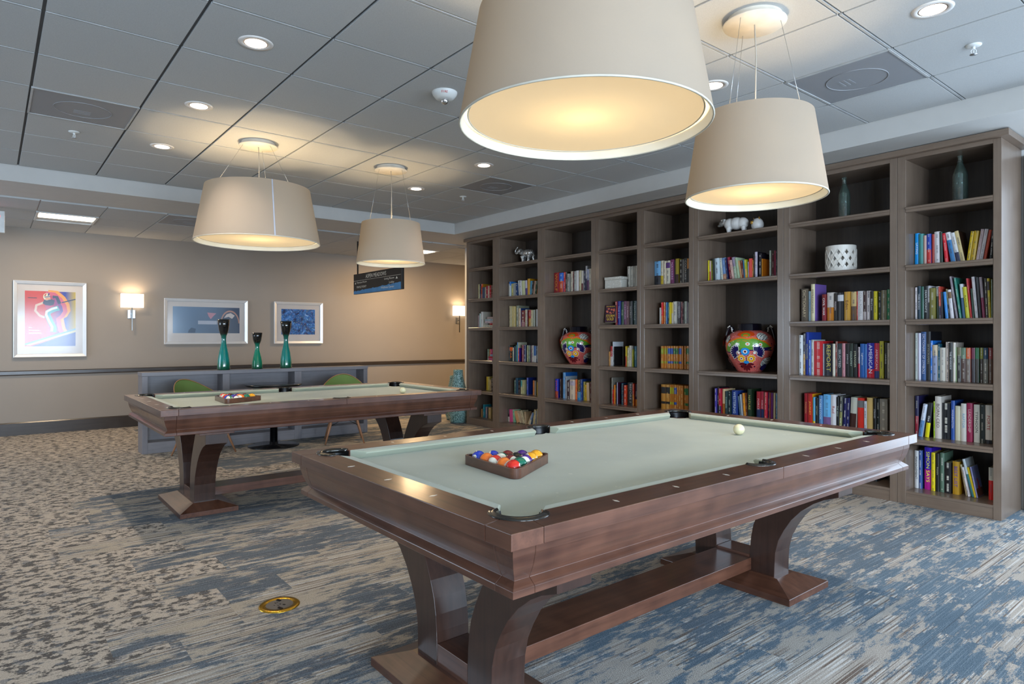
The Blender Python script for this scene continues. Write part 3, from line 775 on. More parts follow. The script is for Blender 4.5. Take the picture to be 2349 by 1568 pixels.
# ---------------------------------------------------------------- books
BOOKS = """8|2|-1.934|0.03|0.258|0.6|1AF||0|sky blue|LAYING|fff|||0
8|2|-1.902|0.032|0.25|0.0|4A9490||0|grey teal|||||0
8|2|-1.869|0.02|0.233|0.0|C9A59A||0|thin salmon beige|||||0
8|2|-1.847|0.03|0.243|-0.6|24A|c33|0.5|blue and red striped|||||0
8|2|-1.816|0.018|0.238|0.0|A32||0|thin brick red|||||0
8|2|-1.795|0.036|0.254|-0.9|DDD6D8||0|thick off-white|||||0
8|2|-1.758|0.017|0.249|-1.0|243B30||0|thin dark green|||||0
8|2|-1.726|0.023|0.235|-4.6|E0142E||0|bright red leaning|||||0
8|2|-1.684|0.03|0.239|-9.1|E8E4E4|2C77B0|0.75|white and blue leaning|||||0
8|2|-1.648|0.026|0.233|-10.3|DDD|24284a|0.35|white and navy leaning|||||0
8|2|-1.62|0.026|0.244|-10.7|D9C38A||0|cream-spined brown leaning|||3a2415||0
8|2|-1.589|0.02|0.228|7.3|E8C400||0|narrow yellow leaning|||||0
8|2|-1.565|0.028|0.227|7.2|D9B21A||0|wide yellow leaning|||||0
8|2|-1.534|0.02|0.237|8.4|E0C8CC||0|pinkish white leaning|||||0
8|2|-1.511|0.022|0.234|9.2|E8E0E4||0|white red-edged leaning|||||0
8|2|-1.487|0.018|0.225|9.5|C1442A||0|orange-red leaning|||||0
8|2|-1.447|0.017|0.216|3.7|1a1a1e||0|black leaning|||||0
8|3|-1.934|0.019|0.252|0.0|EDE6EA||0|plain white|||||0
8|3|-1.915|0.024|0.26|0.0|1E3A4C||0|navy white-lettered|TRIBE BOOKS|ddd|||0
8|3|-1.89|0.02|0.255|0.0|1F5A4A||0|dark teal green|||||0
8|3|-1.869|0.028|0.258|0.0|15181c||0|black orange-blotched|DEAN KOONTZ|eee|||0
8|3|-1.841|0.013|0.259|0.0|D8D6DA|444|0.5|white and grey|||||0
8|3|-1.828|0.04|0.239|0.0|7A7430||0|thick olive gold|||||0
8|3|-1.783|0.019|0.251|-1.1|D8DADA|20402c|0.7|white and green|||||0
8|3|-1.763|0.014|0.248|-1.3|C84A3A|2a2840|0.4|coral and navy|||||0
8|3|-1.748|0.011|0.206|-1.3|2c2c34||0|narrow charcoal|||||0
8|3|-1.725|0.019|0.206|-4.5|1E8CE0||0|bright blue leaning|||||0
8|3|-1.706|0.012|0.227|-4.6|8A8250|333|0.5|olive leaning|||||0
8|3|-1.691|0.023|0.221|-5.2|E4DEE2|7a5320|0.0|white brown-banded leaning|||||0
8|3|-1.657|0.015|0.322|-7.7|8B7E88||0|tall grey lavender leaning|||||0
8|3|-1.634|0.015|0.309|-7.1|2E8A78||0|tall teal leaning|||||0
8|3|-1.615|0.021|0.259|-4.3|DDE4E8|38648a|0.6|white and blue leaning|||||0
8|3|-1.59|0.023|0.235|-5.2|D8D410||0|bright yellow leaning|PLAN FOR|333|||0
8|3|-1.566|0.012|0.299|-5.1|E04048||0|tall red leaning|||||0
8|3|-1.551|0.011|0.222|-3.5|33503c||0|dark green leaning|||||0
8|3|-1.535|0.019|0.308|-4.6|E6E0E4||0|tall white leaning|||||0
8|3|-1.514|0.02|0.303|-4.2|1a161c||0|tall black leaning|||||0
8|3|-1.491|0.018|0.302|-4.2|B9A9B4|a0305a|0.5|mottled pink-grey leaning|||||0
8|3|-1.472|0.02|0.291|-2.2|3a332c||0|dark brown leaning|||||0
8|3|-1.449|0.014|0.289|-2.1|E6CE10|3a1a10|0.0|yellow and black leaning|||||0
8|3|-1.434|0.007|0.28|-0.4|9FB09A||0|thin pale green|||||0
8|4|-1.934|0.021|0.366|0.0|C9D2CC||0|tall pale grey-green|||||0
8|4|-1.912|0.021|0.365|0.0|DAD8EC||0|tall lavender white|||||0
8|4|-1.89|0.037|0.374|0.3|3E5F94||0|tall slate blue|DICTIONARY OF SYMBOLS|dde|||0
8|4|-1.853|0.029|0.376|0.3|17171c||0|tall black gold-footed|SKYSCRAPERS|998|||0
8|4|-1.823|0.015|0.306|0.0|1E78D8||0|bright blue|||||0
8|4|-1.808|0.034|0.273|0.0|C9B79A|8a93b0|0.7|painted cream and blue|||||0
8|4|-1.773|0.013|0.282|0.0|20566a||0|dark teal|||||0
8|4|-1.76|0.035|0.253|0.0|CFC9BC||0|thick light grey|||||0
8|4|-1.724|0.024|0.296|0.0|D8C8BC||0|beige pink|||||0
8|4|-1.7|0.024|0.291|0.0|141414||0|black white-lettered|THE RIVERSIDE|ddd|||0
8|4|-1.675|0.016|0.292|0.0|E6DACB||0|cream brown-lettered|BARD|532|||0
8|4|-1.659|0.01|0.256|0.0|A9C89A||0|thin pale green|||||0
8|4|-1.648|0.026|0.256|0.0|6f6a48|333|0.75|olive-topped zebra-striped|||||0
8|4|-1.622|0.032|0.254|0.0|6E8A70|5a4038|0.68|grey-green-topped series|||||0
8|4|-1.589|0.028|0.254|0.0|E86A35|8a7a70|0.68|orange-topped series|||||0
8|4|-1.56|0.026|0.254|0.0|7A1440|3a3038|0.68|burgundy-topped series|||||0
8|4|-1.532|0.023|0.255|0.0|1E7A48|4a443c|0.68|green-topped series|||||0
8|4|-1.508|0.024|0.255|0.0|9A9A35|4a3c34|0.68|olive-topped series|||||0
8|4|-1.482|0.029|0.255|0.0|1E4A6a|8a8a82|0.68|navy-topped series|||||0
8|4|-1.452|0.025|0.256|0.0|96403a|6a5040|0.68|brick-topped series|||||0
8|5|-1.932|0.025|0.314|0.0|23204a|a02038|0.5|navy and red flag-patterned|||||0
8|5|-1.907|0.028|0.257|8.3|D4DCEC|5a86b8|0.5|white and pale blue leaning|||||0
8|5|-1.861|0.029|0.268|5.7|16161c|E6D800|0.42|black and yellow leaning|One|fff|||0
8|5|-1.803|0.01|0.282|0.0|A8C820||0|thin lime|||||0
8|5|-1.791|0.042|0.321|0.0|D9CFC4||0|tall cream red-stamped|BORN CEO|544|||0
8|5|-1.747|0.052|0.273|0.0|14161c||0|thick black picture-spined|||||0
8|5|-1.689|0.024|0.295|0.0|2450A0||0|blue|WASHINGTON|dde|||0
8|5|-1.66|0.039|0.258|0.0|D9D4B8||0|pale cream|||||0
8|5|-1.62|0.033|0.28|0.0|DCD8CE||0|off-white blue-lettered|RAPTOR|6ac|||0
8|5|-1.585|0.036|0.286|0.0|A82050||0|crimson|LEADERSHIP|ecc|||0
8|5|-1.543|0.037|0.278|0.0|DAD6C8||0|grey-white black-lettered|TYPHOON|222|||0
8|5|-1.504|0.03|0.28|0.0|1E2C28||0|dark green-black|||||0
8|5|-1.472|0.041|0.28|0.0|DDD8CC|14181e|0.1|white red-labelled|FORTE|a22|||0
8|6|-1.934|0.03|0.292|0.0|DADADA||0|white black-lettered|MANAGEMENT|111|||0
8|6|-1.904|0.022|0.297|0.0|3E5C9C||0|slate blue|||||0
8|6|-1.867|0.049|0.326|0.0|3418B0|b81890|0.48|purple magenta-footed|SIMON SAYS|ff3|||0
8|6|-1.816|0.026|0.293|0.0|E8D200||0|bright yellow|||||0
8|6|-1.785|0.023|0.291|0.0|1a1c1a||0|black cream-lettered|Biography|bb9|||0
8|6|-1.76|0.029|0.298|0.0|5F7A66||0|tall grey-green|||||0
8|6|-1.729|0.045|0.231|0.0|1a181a||0|black white-panelled binder-like|||||0
8|6|-1.676|0.043|0.246|0.0|B88A1C||0|ochre purple-lettered|BEST LIST|53a|||0
8|6|-1.595|0.011|0.229|-9.3|CFC39A||0|thin cream leaning|||||0
8|6|-1.578|0.015|0.215|-10.9|E6DCDC||0|thin white leaning|||||0
8|6|-1.555|0.017|0.277|-12.7|D8E2E6|2d7a80|0.6|white and teal leaning|||||0
8|6|-1.538|0.012|0.219|-12.4|E6C820||0|thin yellow leaning|||||0
8|6|-1.526|0.01|0.224|-10.9|A6A4D8||0|lavender picture-covered leaning|||7f86b8||0
8|6|-1.454|0.03|0.234|0.0|D8D4C4|d01c18|0.6|white and red|||||0
7|3|-2.836|0.057|0.291|0.0|6A5E50||0|thick taupe|DICTIONARY|dca|||0
7|3|-2.776|0.026|0.268|0.0|9AB4C0||0|pale grey-blue|AMERICAN|57a|||0
7|3|-2.748|0.035|0.328|0.0|E6DCB4||0|tall cream|IMPRESSIONISM|543|7d5fae||0
7|3|-2.653|0.036|0.233|0.0|7A1E20|8c2030|0.4|dark red blue-squared|CIVIL WAR|eee|||0
7|3|-2.613|0.058|0.247|0.0|CFC6BE|C87A1A|0.48|white-over-orange|||||0
7|3|-2.553|0.025|0.239|0.0|1e1816||0|black cream-lettered|MAKERS|dcc|||0
7|3|-2.526|0.051|0.242|0.0|26282e|d8d8dc|0.0|cloud-pictured charcoal|||||0
7|3|-2.467|0.047|0.246|0.0|C8963C||0|gold|Eden|631|||0
7|3|-2.415|0.043|0.244|0.0|CDB27A|6a5038|0.5|sand and brown|||||0
7|3|-2.369|0.007|0.245|0.0|D0241E||0|thin red|||||1
7|3|-2.361|0.044|0.246|0.0|E2DCDC||0|white maroon-edged|COLIN POWELL|999|||0
7|3|-2.316|0.023|0.242|0.0|3c1418|b8a8a8|0.3|dark maroon|||||0
7|3|-2.292|0.032|0.245|0.0|E4DADA||0|white red-footed|||||0
7|3|-2.258|0.026|0.239|0.0|1a161a||0|black white-scripted|Blind Love|eee|||0
7|3|-2.231|0.026|0.238|0.0|F0E010||0|bright yellow|||||0
7|3|-2.203|0.024|0.231|0.0|16282c||0|black teal|||||0
7|3|-2.177|0.04|0.243|0.0|8C866A||0|thick khaki|||||0
7|3|-2.133|0.024|0.248|0.0|0E8A5A||0|green|||||0
7|4|-2.857|0.034|0.351|0.0|E8ECEE||0|plain white|||||0
7|4|-2.822|0.018|0.365|0.0|2a2430|b08030|0.5|narrow dark patterned|||||0
7|4|-2.804|0.029|0.376|0.0|2440A4||0|tall royal blue|OUTDOORS|cc4|24419c||0
7|4|-2.774|0.019|0.306|0.0|4A74C8||0|mid blue|||||0
7|4|-2.754|0.023|0.31|0.0|C4C8C0||0|light grey|||||0
7|4|-2.73|0.081|0.298|0.0|C8202A||0|thick red gold-lettered|||||0
7|4|-2.649|0.009|0.275|0.0|A8ACB4||0|thin grey|||||0
7|4|-2.639|0.075|0.276|0.0|20222e||0|thick black gold-lettered|REPORT|cb5|||0
7|4|-2.564|0.02|0.276|0.0|D8D2C0||0|cream|||||0
7|4|-2.544|0.017|0.296|0.0|7A2A1E||0|brown-red|||||0
7|4|-2.525|0.04|0.279|0.0|283238||0|charcoal white-lettered|SELECTED|ccc|||0
7|4|-2.483|0.026|0.28|0.0|C88A92||0|dusty pink|||||0
7|4|-2.455|0.032|0.277|0.0|18161a||0|black silver-lettered|JOHN LE|bbb|||0
7|4|-2.423|0.03|0.28|0.0|1C2A20||0|black-green white-lettered|COUNTRY|cdc|||0
7|4|-2.392|0.032|0.275|0.0|121418||0|black dot-footed|STRANGER|cca|||0
7|4|-2.359|0.017|0.251|0.0|B0A0A4|c02040|0.45|grey and red|||||0
7|4|-2.34|0.035|0.278|0.0|1C5CA8||0|ocean blue|Lighthouse|eee|||0
7|4|-2.304|0.016|0.276|0.0|4A86D0||0|light blue|||||0
7|4|-2.286|0.058|0.284|0.0|1C1E9A|c0102c|0.25|wide royal blue red-footed|AMERICAN|eef|||0
7|4|-2.226|0.038|0.284|0.0|C01038|1a2a6a|0.2|crimson navy-footed|AMERICAN|ecc|||0
7|4|-2.187|0.031|0.3|0.0|D0CC30||0|mustard yellow|||||0
7|4|-2.154|0.022|0.29|0.0|201c14||0|brown-black|UNIVERSE|ddd|||0
7|4|-2.13|0.022|0.285|0.0|D0C8B8||0|cream red-edged|||||0
7|5|-2.815|0.03|0.274|0.0|A81828||0|dark red gold-lettered|PASSION|c96|||0
7|5|-2.78|0.042|0.273|0.0|B42018||0|red orange-lettered|JOURNEY|fb4|d89018||0
7|5|-2.734|0.019|0.246|0.0|58A4C8|e6c020|0.15|pale blue yellow-footed|||||0
7|5|-2.711|0.023|0.242|0.0|1c1814||0|black gold-lettered|VICTORY|bb9|||0
7|5|-2.683|0.033|0.265|0.0|5888B8||0|grey-blue|ROBIN COOK|cde|||0
7|5|-2.645|0.063|0.276|0.0|6AB4E4|7a5a8a|0.3|sky blue purple-arched|||||0
7|5|-2.581|0.046|0.278|0.0|DCDADC||0|thick white|Red|a33|||0
7|5|-2.534|0.023|0.261|0.0|16181a||0|black|THE HILLS|bcb|||0
7|5|-2.51|0.023|0.274|1.7|4a4c48|8a8a50|0.5|grey mottled leaning|||||0
7|5|-2.484|0.027|0.257|2.1|1A1A58||0|navy gold-banded|||||0
7|5|-2.455|0.026|0.259|2.1|1A1A5c||0|navy gold-banded second|||||0
7|5|-2.419|0.048|0.268|2.5|B8B8AA|3a1c14|0.5|white and brown|||||0
7|5|-2.359|0.051|0.267|0.0|D02818|6a6a6a|0.0|thick red portrait-topped|||||0
7|5|-2.306|0.022|0.245|0.0|C8CCD4||0|white grey-lettered|||||0
7|5|-2.282|0.043|0.275|0.0|D2B06a||0|thick sand|||||0
7|5|-2.237|0.023|0.272|0.0|1a1816||0|black white-lettered|STRAND|ccc|||0
7|5|-2.214|0.021|0.27|0.0|182018||0|very dark green|||||0
7|5|-2.189|0.058|0.272|0.0|9A968A||0|thick stone grey red-stamped|||||0
7|6|-2.257|0.017|0.327|0.0|1E2A3a||0|dark navy|||||0
7|6|-2.238|0.014|0.322|0.0|182028||0|black|||||0
7|6|-2.222|0.015|0.331|0.0|243038||0|charcoal|||||0
6|2|-3.799|0.017|0.218|-0.6|E8D810||0|bright yellow|||||1
6|2|-3.782|0.015|0.212|0.0|E0C0B0|c03018|0.5|white and red|||||1
6|2|-3.76|0.021|0.214|-1.6|B8C418||0|lime|||||0
6|2|-3.739|0.021|0.23|-1.5|2a302c||0|charcoal|||||0
6|2|-3.715|0.047|0.232|-2.4|CFE0EA||0|pale blue-white|||||0
6|2|-3.654|0.025|0.232|-5.8|D8DACC||0|off-white leaning|||||0
6|2|-3.629|0.042|0.228|-4.7|7FA6DC|d8a080|0.3|blue-to-peach leaning|||||0
6|2|-3.583|0.014|0.223|-5.6|1E2450||0|narrow navy leaning|||||1
6|2|-3.559|0.031|0.231|-8.1|981838||0|crimson leaning|||||0
6|2|-3.525|0.022|0.2|-8.9|E4B8AC||0|pale pink leaning|||||0
6|2|-3.502|0.033|0.224|-8.3|9C90A8|b0c0a8|0.6|grey-lavender leaning|||||0
6|2|-3.469|0.029|0.217|-8.3|AEC4A0||0|pale green leaning|||||0
6|2|-3.436|0.014|0.189|-9.5|D2A070||0|narrow tan leaning|||||1
6|2|-3.421|0.016|0.185|-6.8|7A2418||0|brown-red leaning|||||1
6|2|-3.405|0.024|0.191|-4.9|189CE0||0|vivid blue|||||0
6|2|-3.381|0.021|0.189|-4.5|B4BC20|e0a020|0.5|yellow-green|||||0
6|2|-3.359|0.012|0.166|-1.4|A49CB4||0|narrow lavender|||||1
6|2|-3.346|0.032|0.195|-0.6|F04A3c||0|coral red|||||0
6|2|-3.314|0.009|0.179|0.0|D08020||0|thin orange|||||1
6|2|-3.305|0.011|0.227|0.0|2a241e||0|narrow dark brown|||||1
6|2|-3.287|0.027|0.252|0.0|D8D0E4||0|lavender white|||26222c||0
6|2|-3.256|0.032|0.234|0.0|1E1A28||0|black violet-footed|||||0
6|2|-3.217|0.008|0.182|0.0|e8a018||0|thin orange flame-covered|||d87818||1
6|2|-3.147|0.017|0.252|0.0|D4E2D2||0|tall mint white|||||0
6|2|-3.121|0.017|0.22|0.0|5A1020||0|maroon|||||0
6|2|-3.098|0.016|0.246|0.0|A02850||0|tall raspberry|||||0
6|2|-3.081|0.012|0.24|0.0|141414||0|narrow black|||||0
6|5|-3.724|0.024|0.263|0.0|4A3E9c||0|violet blue|||||0
6|5|-3.698|0.02|0.276|0.0|16141c||0|black white-lettered|NEW BERG|eee|||0
6|5|-3.676|0.033|0.263|0.0|B01C34|1c1838|0.35|red navy-footed|||||0
6|5|-3.637|0.032|0.261|0.0|D8BC90|a8641c|0.45|cream brown-banded|||||0
6|5|-3.602|0.03|0.242|0.0|22383c||0|dark green-grey|SUMMERS|acb|||0
6|5|-3.57|0.032|0.241|0.0|122a2c||0|dark teal|||||0
6|5|-3.535|0.062|0.254|0.0|1C3A84||0|blue white-lettered|WESTERING|cde|||0
6|5|-3.447|0.018|0.203|-6.6|5E7E98||0|narrow slate leaning|||||0
6|5|-3.427|0.015|0.222|-5.2|8F98A0||0|narrow grey leaning|||||0
6|5|-3.409|0.024|0.234|-4.5|E89018||0|orange leaning|||||0
6|5|-3.383|0.011|0.235|-2.6|6A3018||0|thin brown leaning|||||1
6|5|-3.368|0.042|0.278|0.0|1E3420||0|thick dark green|NATURE|cb5|||0
6|5|-3.274|0.04|0.26|0.0|B02030|1c2c58|0.37|red and navy vertical-panelled|FORCE|ecc|||0
6|5|-3.231|0.03|0.263|0.0|B0203a|1c2c5c|0.37|red and navy lettered|FORCE|ecc|||0
6|5|-3.199|0.008|0.259|0.0|2a7050||0|thin green|||||1
6|5|-3.189|0.026|0.259|0.8|E03048||0|rose red|||||0
6|5|-3.161|0.014|0.258|0.6|2A2458||0|narrow navy|||||0
6|5|-3.145|0.011|0.256|0.6|B0501C||0|thin burnt orange|||||1
6|5|-3.133|0.023|0.256|0.8|702478||0|purple|||||0
6|5|-3.107|0.02|0.258|0.6|D8CCA0||0|cream|||||0
6|5|-3.084|0.009|0.256|0.3|4a2418||0|thin brown|||||1
6|5|-3.074|0.012|0.257|0.0|5a96c0||0|narrow light blue|||||0
5|2|-4.478|0.083|0.27|0.0|7AB8E8|181a20|0.42|thick sky-blue-over-black|||||0
5|2|-4.394|0.04|0.27|0.0|E0D8C0|d8b820|0.4|cream and yellow|||||0
5|2|-4.354|0.034|0.261|0.0|DCCDB4||0|cream red-capped|||||0
5|2|-4.32|0.052|0.263|0.0|D8D0B8|5a2a7a|0.0|cream purple-capped|||||0
5|2|-4.267|0.048|0.271|0.0|7A2A60||0|plum|NAVARRE|dbd|||0
5|2|-4.219|0.022|0.26|0.0|141010||0|narrow black|||||0
5|2|-4.197|0.041|0.273|0.0|B09A28|3c1a10|0.4|yellow and brown|||||0
5|2|-4.155|0.043|0.26|0.0|1a0e0c||0|black red-marked|||||0
5|2|-4.112|0.016|0.259|0.0|9a948c||0|narrow grey|||||1
5|2|-4.096|0.047|0.269|0.0|3a3c3a||0|charcoal white-lettered|COLD LIKE|ccc|||0
5|2|-4.048|0.033|0.261|0.0|D08838|14120e|0.6|orange over black|||||0
5|2|-4.015|0.015|0.252|0.0|D8C040|1c5a60|0.45|narrow yellow and teal|||||1
5|2|-3.999|0.036|0.261|0.0|A09838||0|olive yellow|||||0
5|3|-4.408|0.024|0.18|0.0|E4E2DC||0|short white|||||1
5|3|-4.382|0.027|0.236|0.0|E01820|d86a18|0.4|bright red|||||0
5|3|-4.352|0.029|0.235|0.0|D07820||0|orange multicoloured|||||0
5|3|-4.321|0.022|0.234|0.0|3A6AA0||0|narrow denim blue|||||0
5|3|-4.298|0.02|0.23|0.0|50887a|141414|0.3|teal and black|||||0
5|3|-4.276|0.022|0.232|0.0|E0C818||0|narrow yellow|||||0
5|3|-4.253|0.024|0.231|0.0|E8D060|d8d0c0|0.5|pale yellow|||||0
5|3|-4.228|0.048|0.239|0.0|D8D4C8||0|thick off-white black-squared|||||0
5|3|-4.177|0.019|0.228|0.0|4a4a52||0|dark grey|||||0
5|3|-4.157|0.03|0.23|0.0|60606a|2a2430|0.3|grey white-lettered|VENDETTA|eee|||0
5|3|-4.125|0.02|0.231|0.0|7a1c2c||0|maroon|||||0
5|3|-4.104|0.017|0.228|0.0|2c0c14||0|blackish maroon|||||1
5|3|-4.085|0.034|0.234|0.0|D0DCD2||0|mint white|||||0
5|3|-4.049|0.011|0.228|0.0|5a3a60||0|thin purple|||||1
5|3|-4.037|0.011|0.222|0.0|8a8a86||0|thin grey|||||1
5|4|-4.382|0.037|0.236|0.0|B8701E||0|tan first olive-labelled||||8a9a1a|0
5|4|-4.344|0.022|0.237|0.0|B8701E||0|tan second olive-labelled||||8a9a1a|0
5|4|-4.32|0.015|0.237|0.0|B8701E||0|tan third olive-labelled||||8a9a1a|1
5|4|-4.303|0.037|0.237|0.0|B8701E||0|tan leftmost blue-labelled||||1c50a8|0
5|4|-4.265|0.032|0.237|0.0|B8701E||0|tan middle blue-labelled||||1c50a8|0
5|4|-4.231|0.033|0.238|0.0|B8701E||0|tan left green-labelled||||0e6a2e|0
5|4|-4.197|0.034|0.238|0.0|B8701E||0|tan middle green-labelled||||0e6a2e|0
5|4|-4.162|0.042|0.239|0.0|B8701E||0|tan rightmost blue-labelled||||1c50a8|0
5|4|-4.118|0.019|0.239|0.0|B8701E||0|narrow tan unlabelled||||B8701E|0
5|4|-4.097|0.025|0.239|0.0|B8701E||0|wider tan unlabelled||||B8701E|0
5|4|-4.071|0.045|0.24|0.0|B8701E||0|tan rightmost green-labelled||||0e6a2e|0
5|5|-4.382|0.054|0.264|0.0|C08430||0|tan leftmost black-labelled||||1a1612|0
5|5|-4.326|0.057|0.265|0.0|C08430||0|tan second black-labelled||||1a1612|0
5|5|-4.263|0.022|0.267|0.0|B8701E||0|tan left lime-labelled||||a8b020|0
5|5|-4.24|0.021|0.267|0.0|B8701E||0|tan right lime-labelled||||a8b020|0
5|5|-4.217|0.034|0.267|0.0|B8701E||0|tan blue-labelled||||1c50a8|0
5|5|-4.181|0.025|0.267|0.0|B8701E||0|narrow tan left plain||||B8701E|0
5|5|-4.155|0.028|0.267|0.0|B8701E||0|tan middle plain||||B8701E|0
5|5|-4.125|0.032|0.267|0.0|B8701E||0|wide tan right plain||||B8701E|0
5|5|-4.092|0.026|0.267|0.0|B8701E||0|tan left green-labelled||||0e6a2e|0
5|5|-4.064|0.03|0.267|0.0|B8701E||0|tan right green-labelled||||0e6a2e|0
4|2|-4.86|0.039|0.248|0.0|D8D4C8||0|leftmost white boxed||||d8d4c8|0
4|2|-4.817|0.021|0.246|0.0|D8D4C8||0|second white boxed||||d8d4c8|1
4|2|-4.794|0.02|0.246|0.0|D8D4C8||0|third white boxed||||d8d4c8|1
4|2|-4.771|0.019|0.246|0.0|D8D4C8||0|fourth white boxed||||d8d4c8|1
4|2|-4.75|0.03|0.247|0.0|D8D4C8||0|rightmost white boxed||||d8d4c8|0
4|3|-5.039|0.036|0.273|-0.7|A0181c||0|red|||||0
4|3|-5.0|0.043|0.275|0.0|20208A||0|blue|THE EYE|bbd|||0
4|3|-4.955|0.042|0.267|0.0|1C4A28||0|dark green|THE|bca|||0
4|3|-4.91|0.044|0.271|0.0|6A2A58||0|purple silver-lettered|CRIMINAL|dbd|||0
4|3|-4.863|0.038|0.269|0.0|6A3A40||0|rosewood|MURDER|dbc|||0
4|3|-4.822|0.046|0.267|0.0|2A2A28||0|charcoal|SECRET|bbb|||0
4|3|-4.774|0.048|0.268|0.0|163A38||0|deep teal|HERITAGE|bcc|||0
4|4|-5.142|0.016|0.164|0.0|D8A060||0|narrow peach|||||1
4|4|-5.126|0.046|0.226|0.0|C42A24|e4e0e0|0.47|red over white|INTO|ecc|||0
4|4|-5.079|0.012|0.278|0.0|DDE4E6||0|tall white blue-striped|||d8dee4||1
4|4|-5.067|0.015|0.223|0.0|1a1c20||0|black bucket-pictured|||1c1a1c||1
4|4|-4.889|0.019|0.229|0.0|E0C020|c83018|0.5|yellow and red|||||1
4|4|-4.867|0.03|0.213|1.1|D8D4B0||0|pale cream|||||0
4|4|-4.833|0.038|0.236|0.0|D8D2C4||0|cream grey-lettered|NANCY|887|||0
4|4|-4.794|0.015|0.232|0.0|8a8c88||0|narrow grey|||||1
4|4|-4.777|0.011|0.195|0.0|E0DC30||0|thin lemon|||||1
4|4|-4.763|0.035|0.23|0.0|1c6a84||0|teal|ELLIOT|bdd|||0
4|4|-4.726|0.01|0.227|0.0|14201c||0|thin black-green|||||1
4|5|-5.096|0.019|0.301|0.0|989488||0|tall grey|||7a766c||0
4|5|-5.075|0.014|0.166|0.0|C01818||0|short red|||||1
4|5|-5.059|0.023|0.219|0.0|F08418||0|bright orange|||||1
4|5|-5.034|0.012|0.217|0.0|1e1c18||0|narrow black|||||1
4|5|-5.016|0.013|0.25|0.0|C0C4E0||0|lavender dark-covered|||4a1830||1
4|5|-4.953|0.025|0.244|0.0|256a84||0|teal blue|||||0
4|5|-4.926|0.016|0.239|0.0|141c30||0|thin navy|||||1
4|5|-4.905|0.04|0.224|0.0|E84820||0|orange-red|||||0
4|5|-4.86|0.016|0.255|0.0|181818||0|narrow black white-lettered|HOUSE|ccc|||1
4|5|-4.841|0.061|0.26|0.0|2c2e2c||0|thick black|BEFORE I|bbb|||0
4|5|-4.776|0.022|0.251|0.0|D84018|e08818|0.5|fiery orange|||||0
4|5|-4.751|0.034|0.249|0.0|241830|c87818|0.3|dark purple|Sidney|ddd|||0
3|2|-6.074|0.092|0.268|0.0|9A141C||0|thick dark red|WOLF|d93|||0
3|2|-5.981|0.075|0.26|0.0|1C6AD0|d04a1c|0.6|blue and orange|||||0
3|2|-5.906|0.031|0.265|0.0|C81C1C||0|red gold-lettered|||||0
3|2|-5.875|0.034|0.262|0.0|201c10||0|black|||||0
3|2|-5.84|0.056|0.239|0.0|808078||0|mid grey|||||0
3|2|-5.783|0.035|0.266|0.0|D8C8B0||0|cream red-lettered|||||0
3|2|-5.748|0.021|0.26|0.0|5a1c1c||0|narrow maroon|||||1
3|2|-5.726|0.044|0.263|0.0|B8B8B0||0|grey-white|||||0
3|2|-5.682|0.05|0.266|0.0|E4E0DC||0|white red-covered|||b81818||0
3|2|-5.622|0.033|0.264|0.0|D8CCA0||0|sand|||||0
3|2|-5.586|0.031|0.257|0.0|E0D8CC|6a1c24|0.4|cream and maroon|||||0
3|2|-5.554|0.026|0.255|0.0|28284a||0|narrow navy|||||0
3|2|-5.525|0.029|0.311|0.0|D0D0D4|1c2040|0.5|tall white and navy|||||0
3|2|-5.493|0.04|0.269|0.0|B8C0E0|6a2a6a|0.5|blue and purple|||||0
3|2|-5.45|0.034|0.27|0.0|E4DCC8||0|tall cream red-footed|||||0
3|5|-6.065|0.06|0.238|0.0|2034C0|a84030|0.35|blue orange-footed|SWAMP|e63|||0
3|5|-5.959|0.019|0.24|0.0|3a2418||0|thin brown|||||1
3|5|-5.926|0.047|0.326|0.0|70A8D8||0|tall light blue|||1c62b0||0
3|5|-5.876|0.029|0.28|0.0|A0A4A8||0|grey|||a8b4bc||0
3|5|-5.844|0.056|0.229|0.0|3a1414||0|blackish maroon|||||0
3|5|-5.782|0.085|0.245|0.0|E0CCB4|c0b4c4|0.0|cream|||||0
3|5|-5.693|0.029|0.253|0.0|F07020||0|bright orange|||||0
3|5|-5.66|0.059|0.255|0.0|1a1814|1890d0|0.4|black over blue|BALDACCI|db5|||0
3|5|-5.597|0.031|0.258|0.0|1c4a9a||0|navy blue|||||0
3|5|-5.561|0.033|0.229|0.0|A8A040||0|olive|||||0
3|5|-5.524|0.03|0.195|-1.3|E8B818||0|yellow|||||1
3|5|-5.489|0.043|0.221|-2.8|E0C4A0||0|peach leaning|||||0
3|5|-5.445|0.027|0.231|-1.6|5a2420||0|dark red leaning|||||1
2|2|-7.018|0.026|0.191|0.0|DCE0DC||0|narrow white|||||1
2|2|-6.991|0.039|0.216|0.0|2070C0|d8d8d0|0.75|blue and white|||||1
2|2|-6.952|0.053|0.186|0.0|D8CC80||0|pale yellow|||||1
2|2|-6.899|0.047|0.191|0.0|A0A09C||0|grey|||||1
2|2|-6.851|0.036|0.178|0.0|244070||0|narrow navy|||||1
2|2|-6.798|0.039|0.22|-5.1|DCDCD8||0|white leaning|||||1
2|2|-6.759|0.045|0.216|-3.7|C8C4C4||0|light grey leaning|||||0
2|2|-6.714|0.057|0.21|-3.7|C8CC9A||0|pale green leaning|||||0
2|2|-6.651|0.046|0.211|-5.2|C8C0D0|4a2a80|0.5|white and purple leaning|||||0
2|2|-6.605|0.049|0.231|0.0|D89C18||0|tall ochre|||||0
2|2|-6.555|0.04|0.196|3.9|58A4C4||0|light blue leaning|||||1
2|2|-6.515|0.029|0.188|4.0|3a2a20||0|dark brown leaning|||||1
2|2|-6.485|0.031|0.191|9.4|D0A890||0|salmon leaning|||||1
2|2|-6.451|0.031|0.189|8.7|1c4a30||0|dark green leaning|||||1
2|2|-6.419|0.029|0.187|9.9|c87838||0|orange leaning|||||1
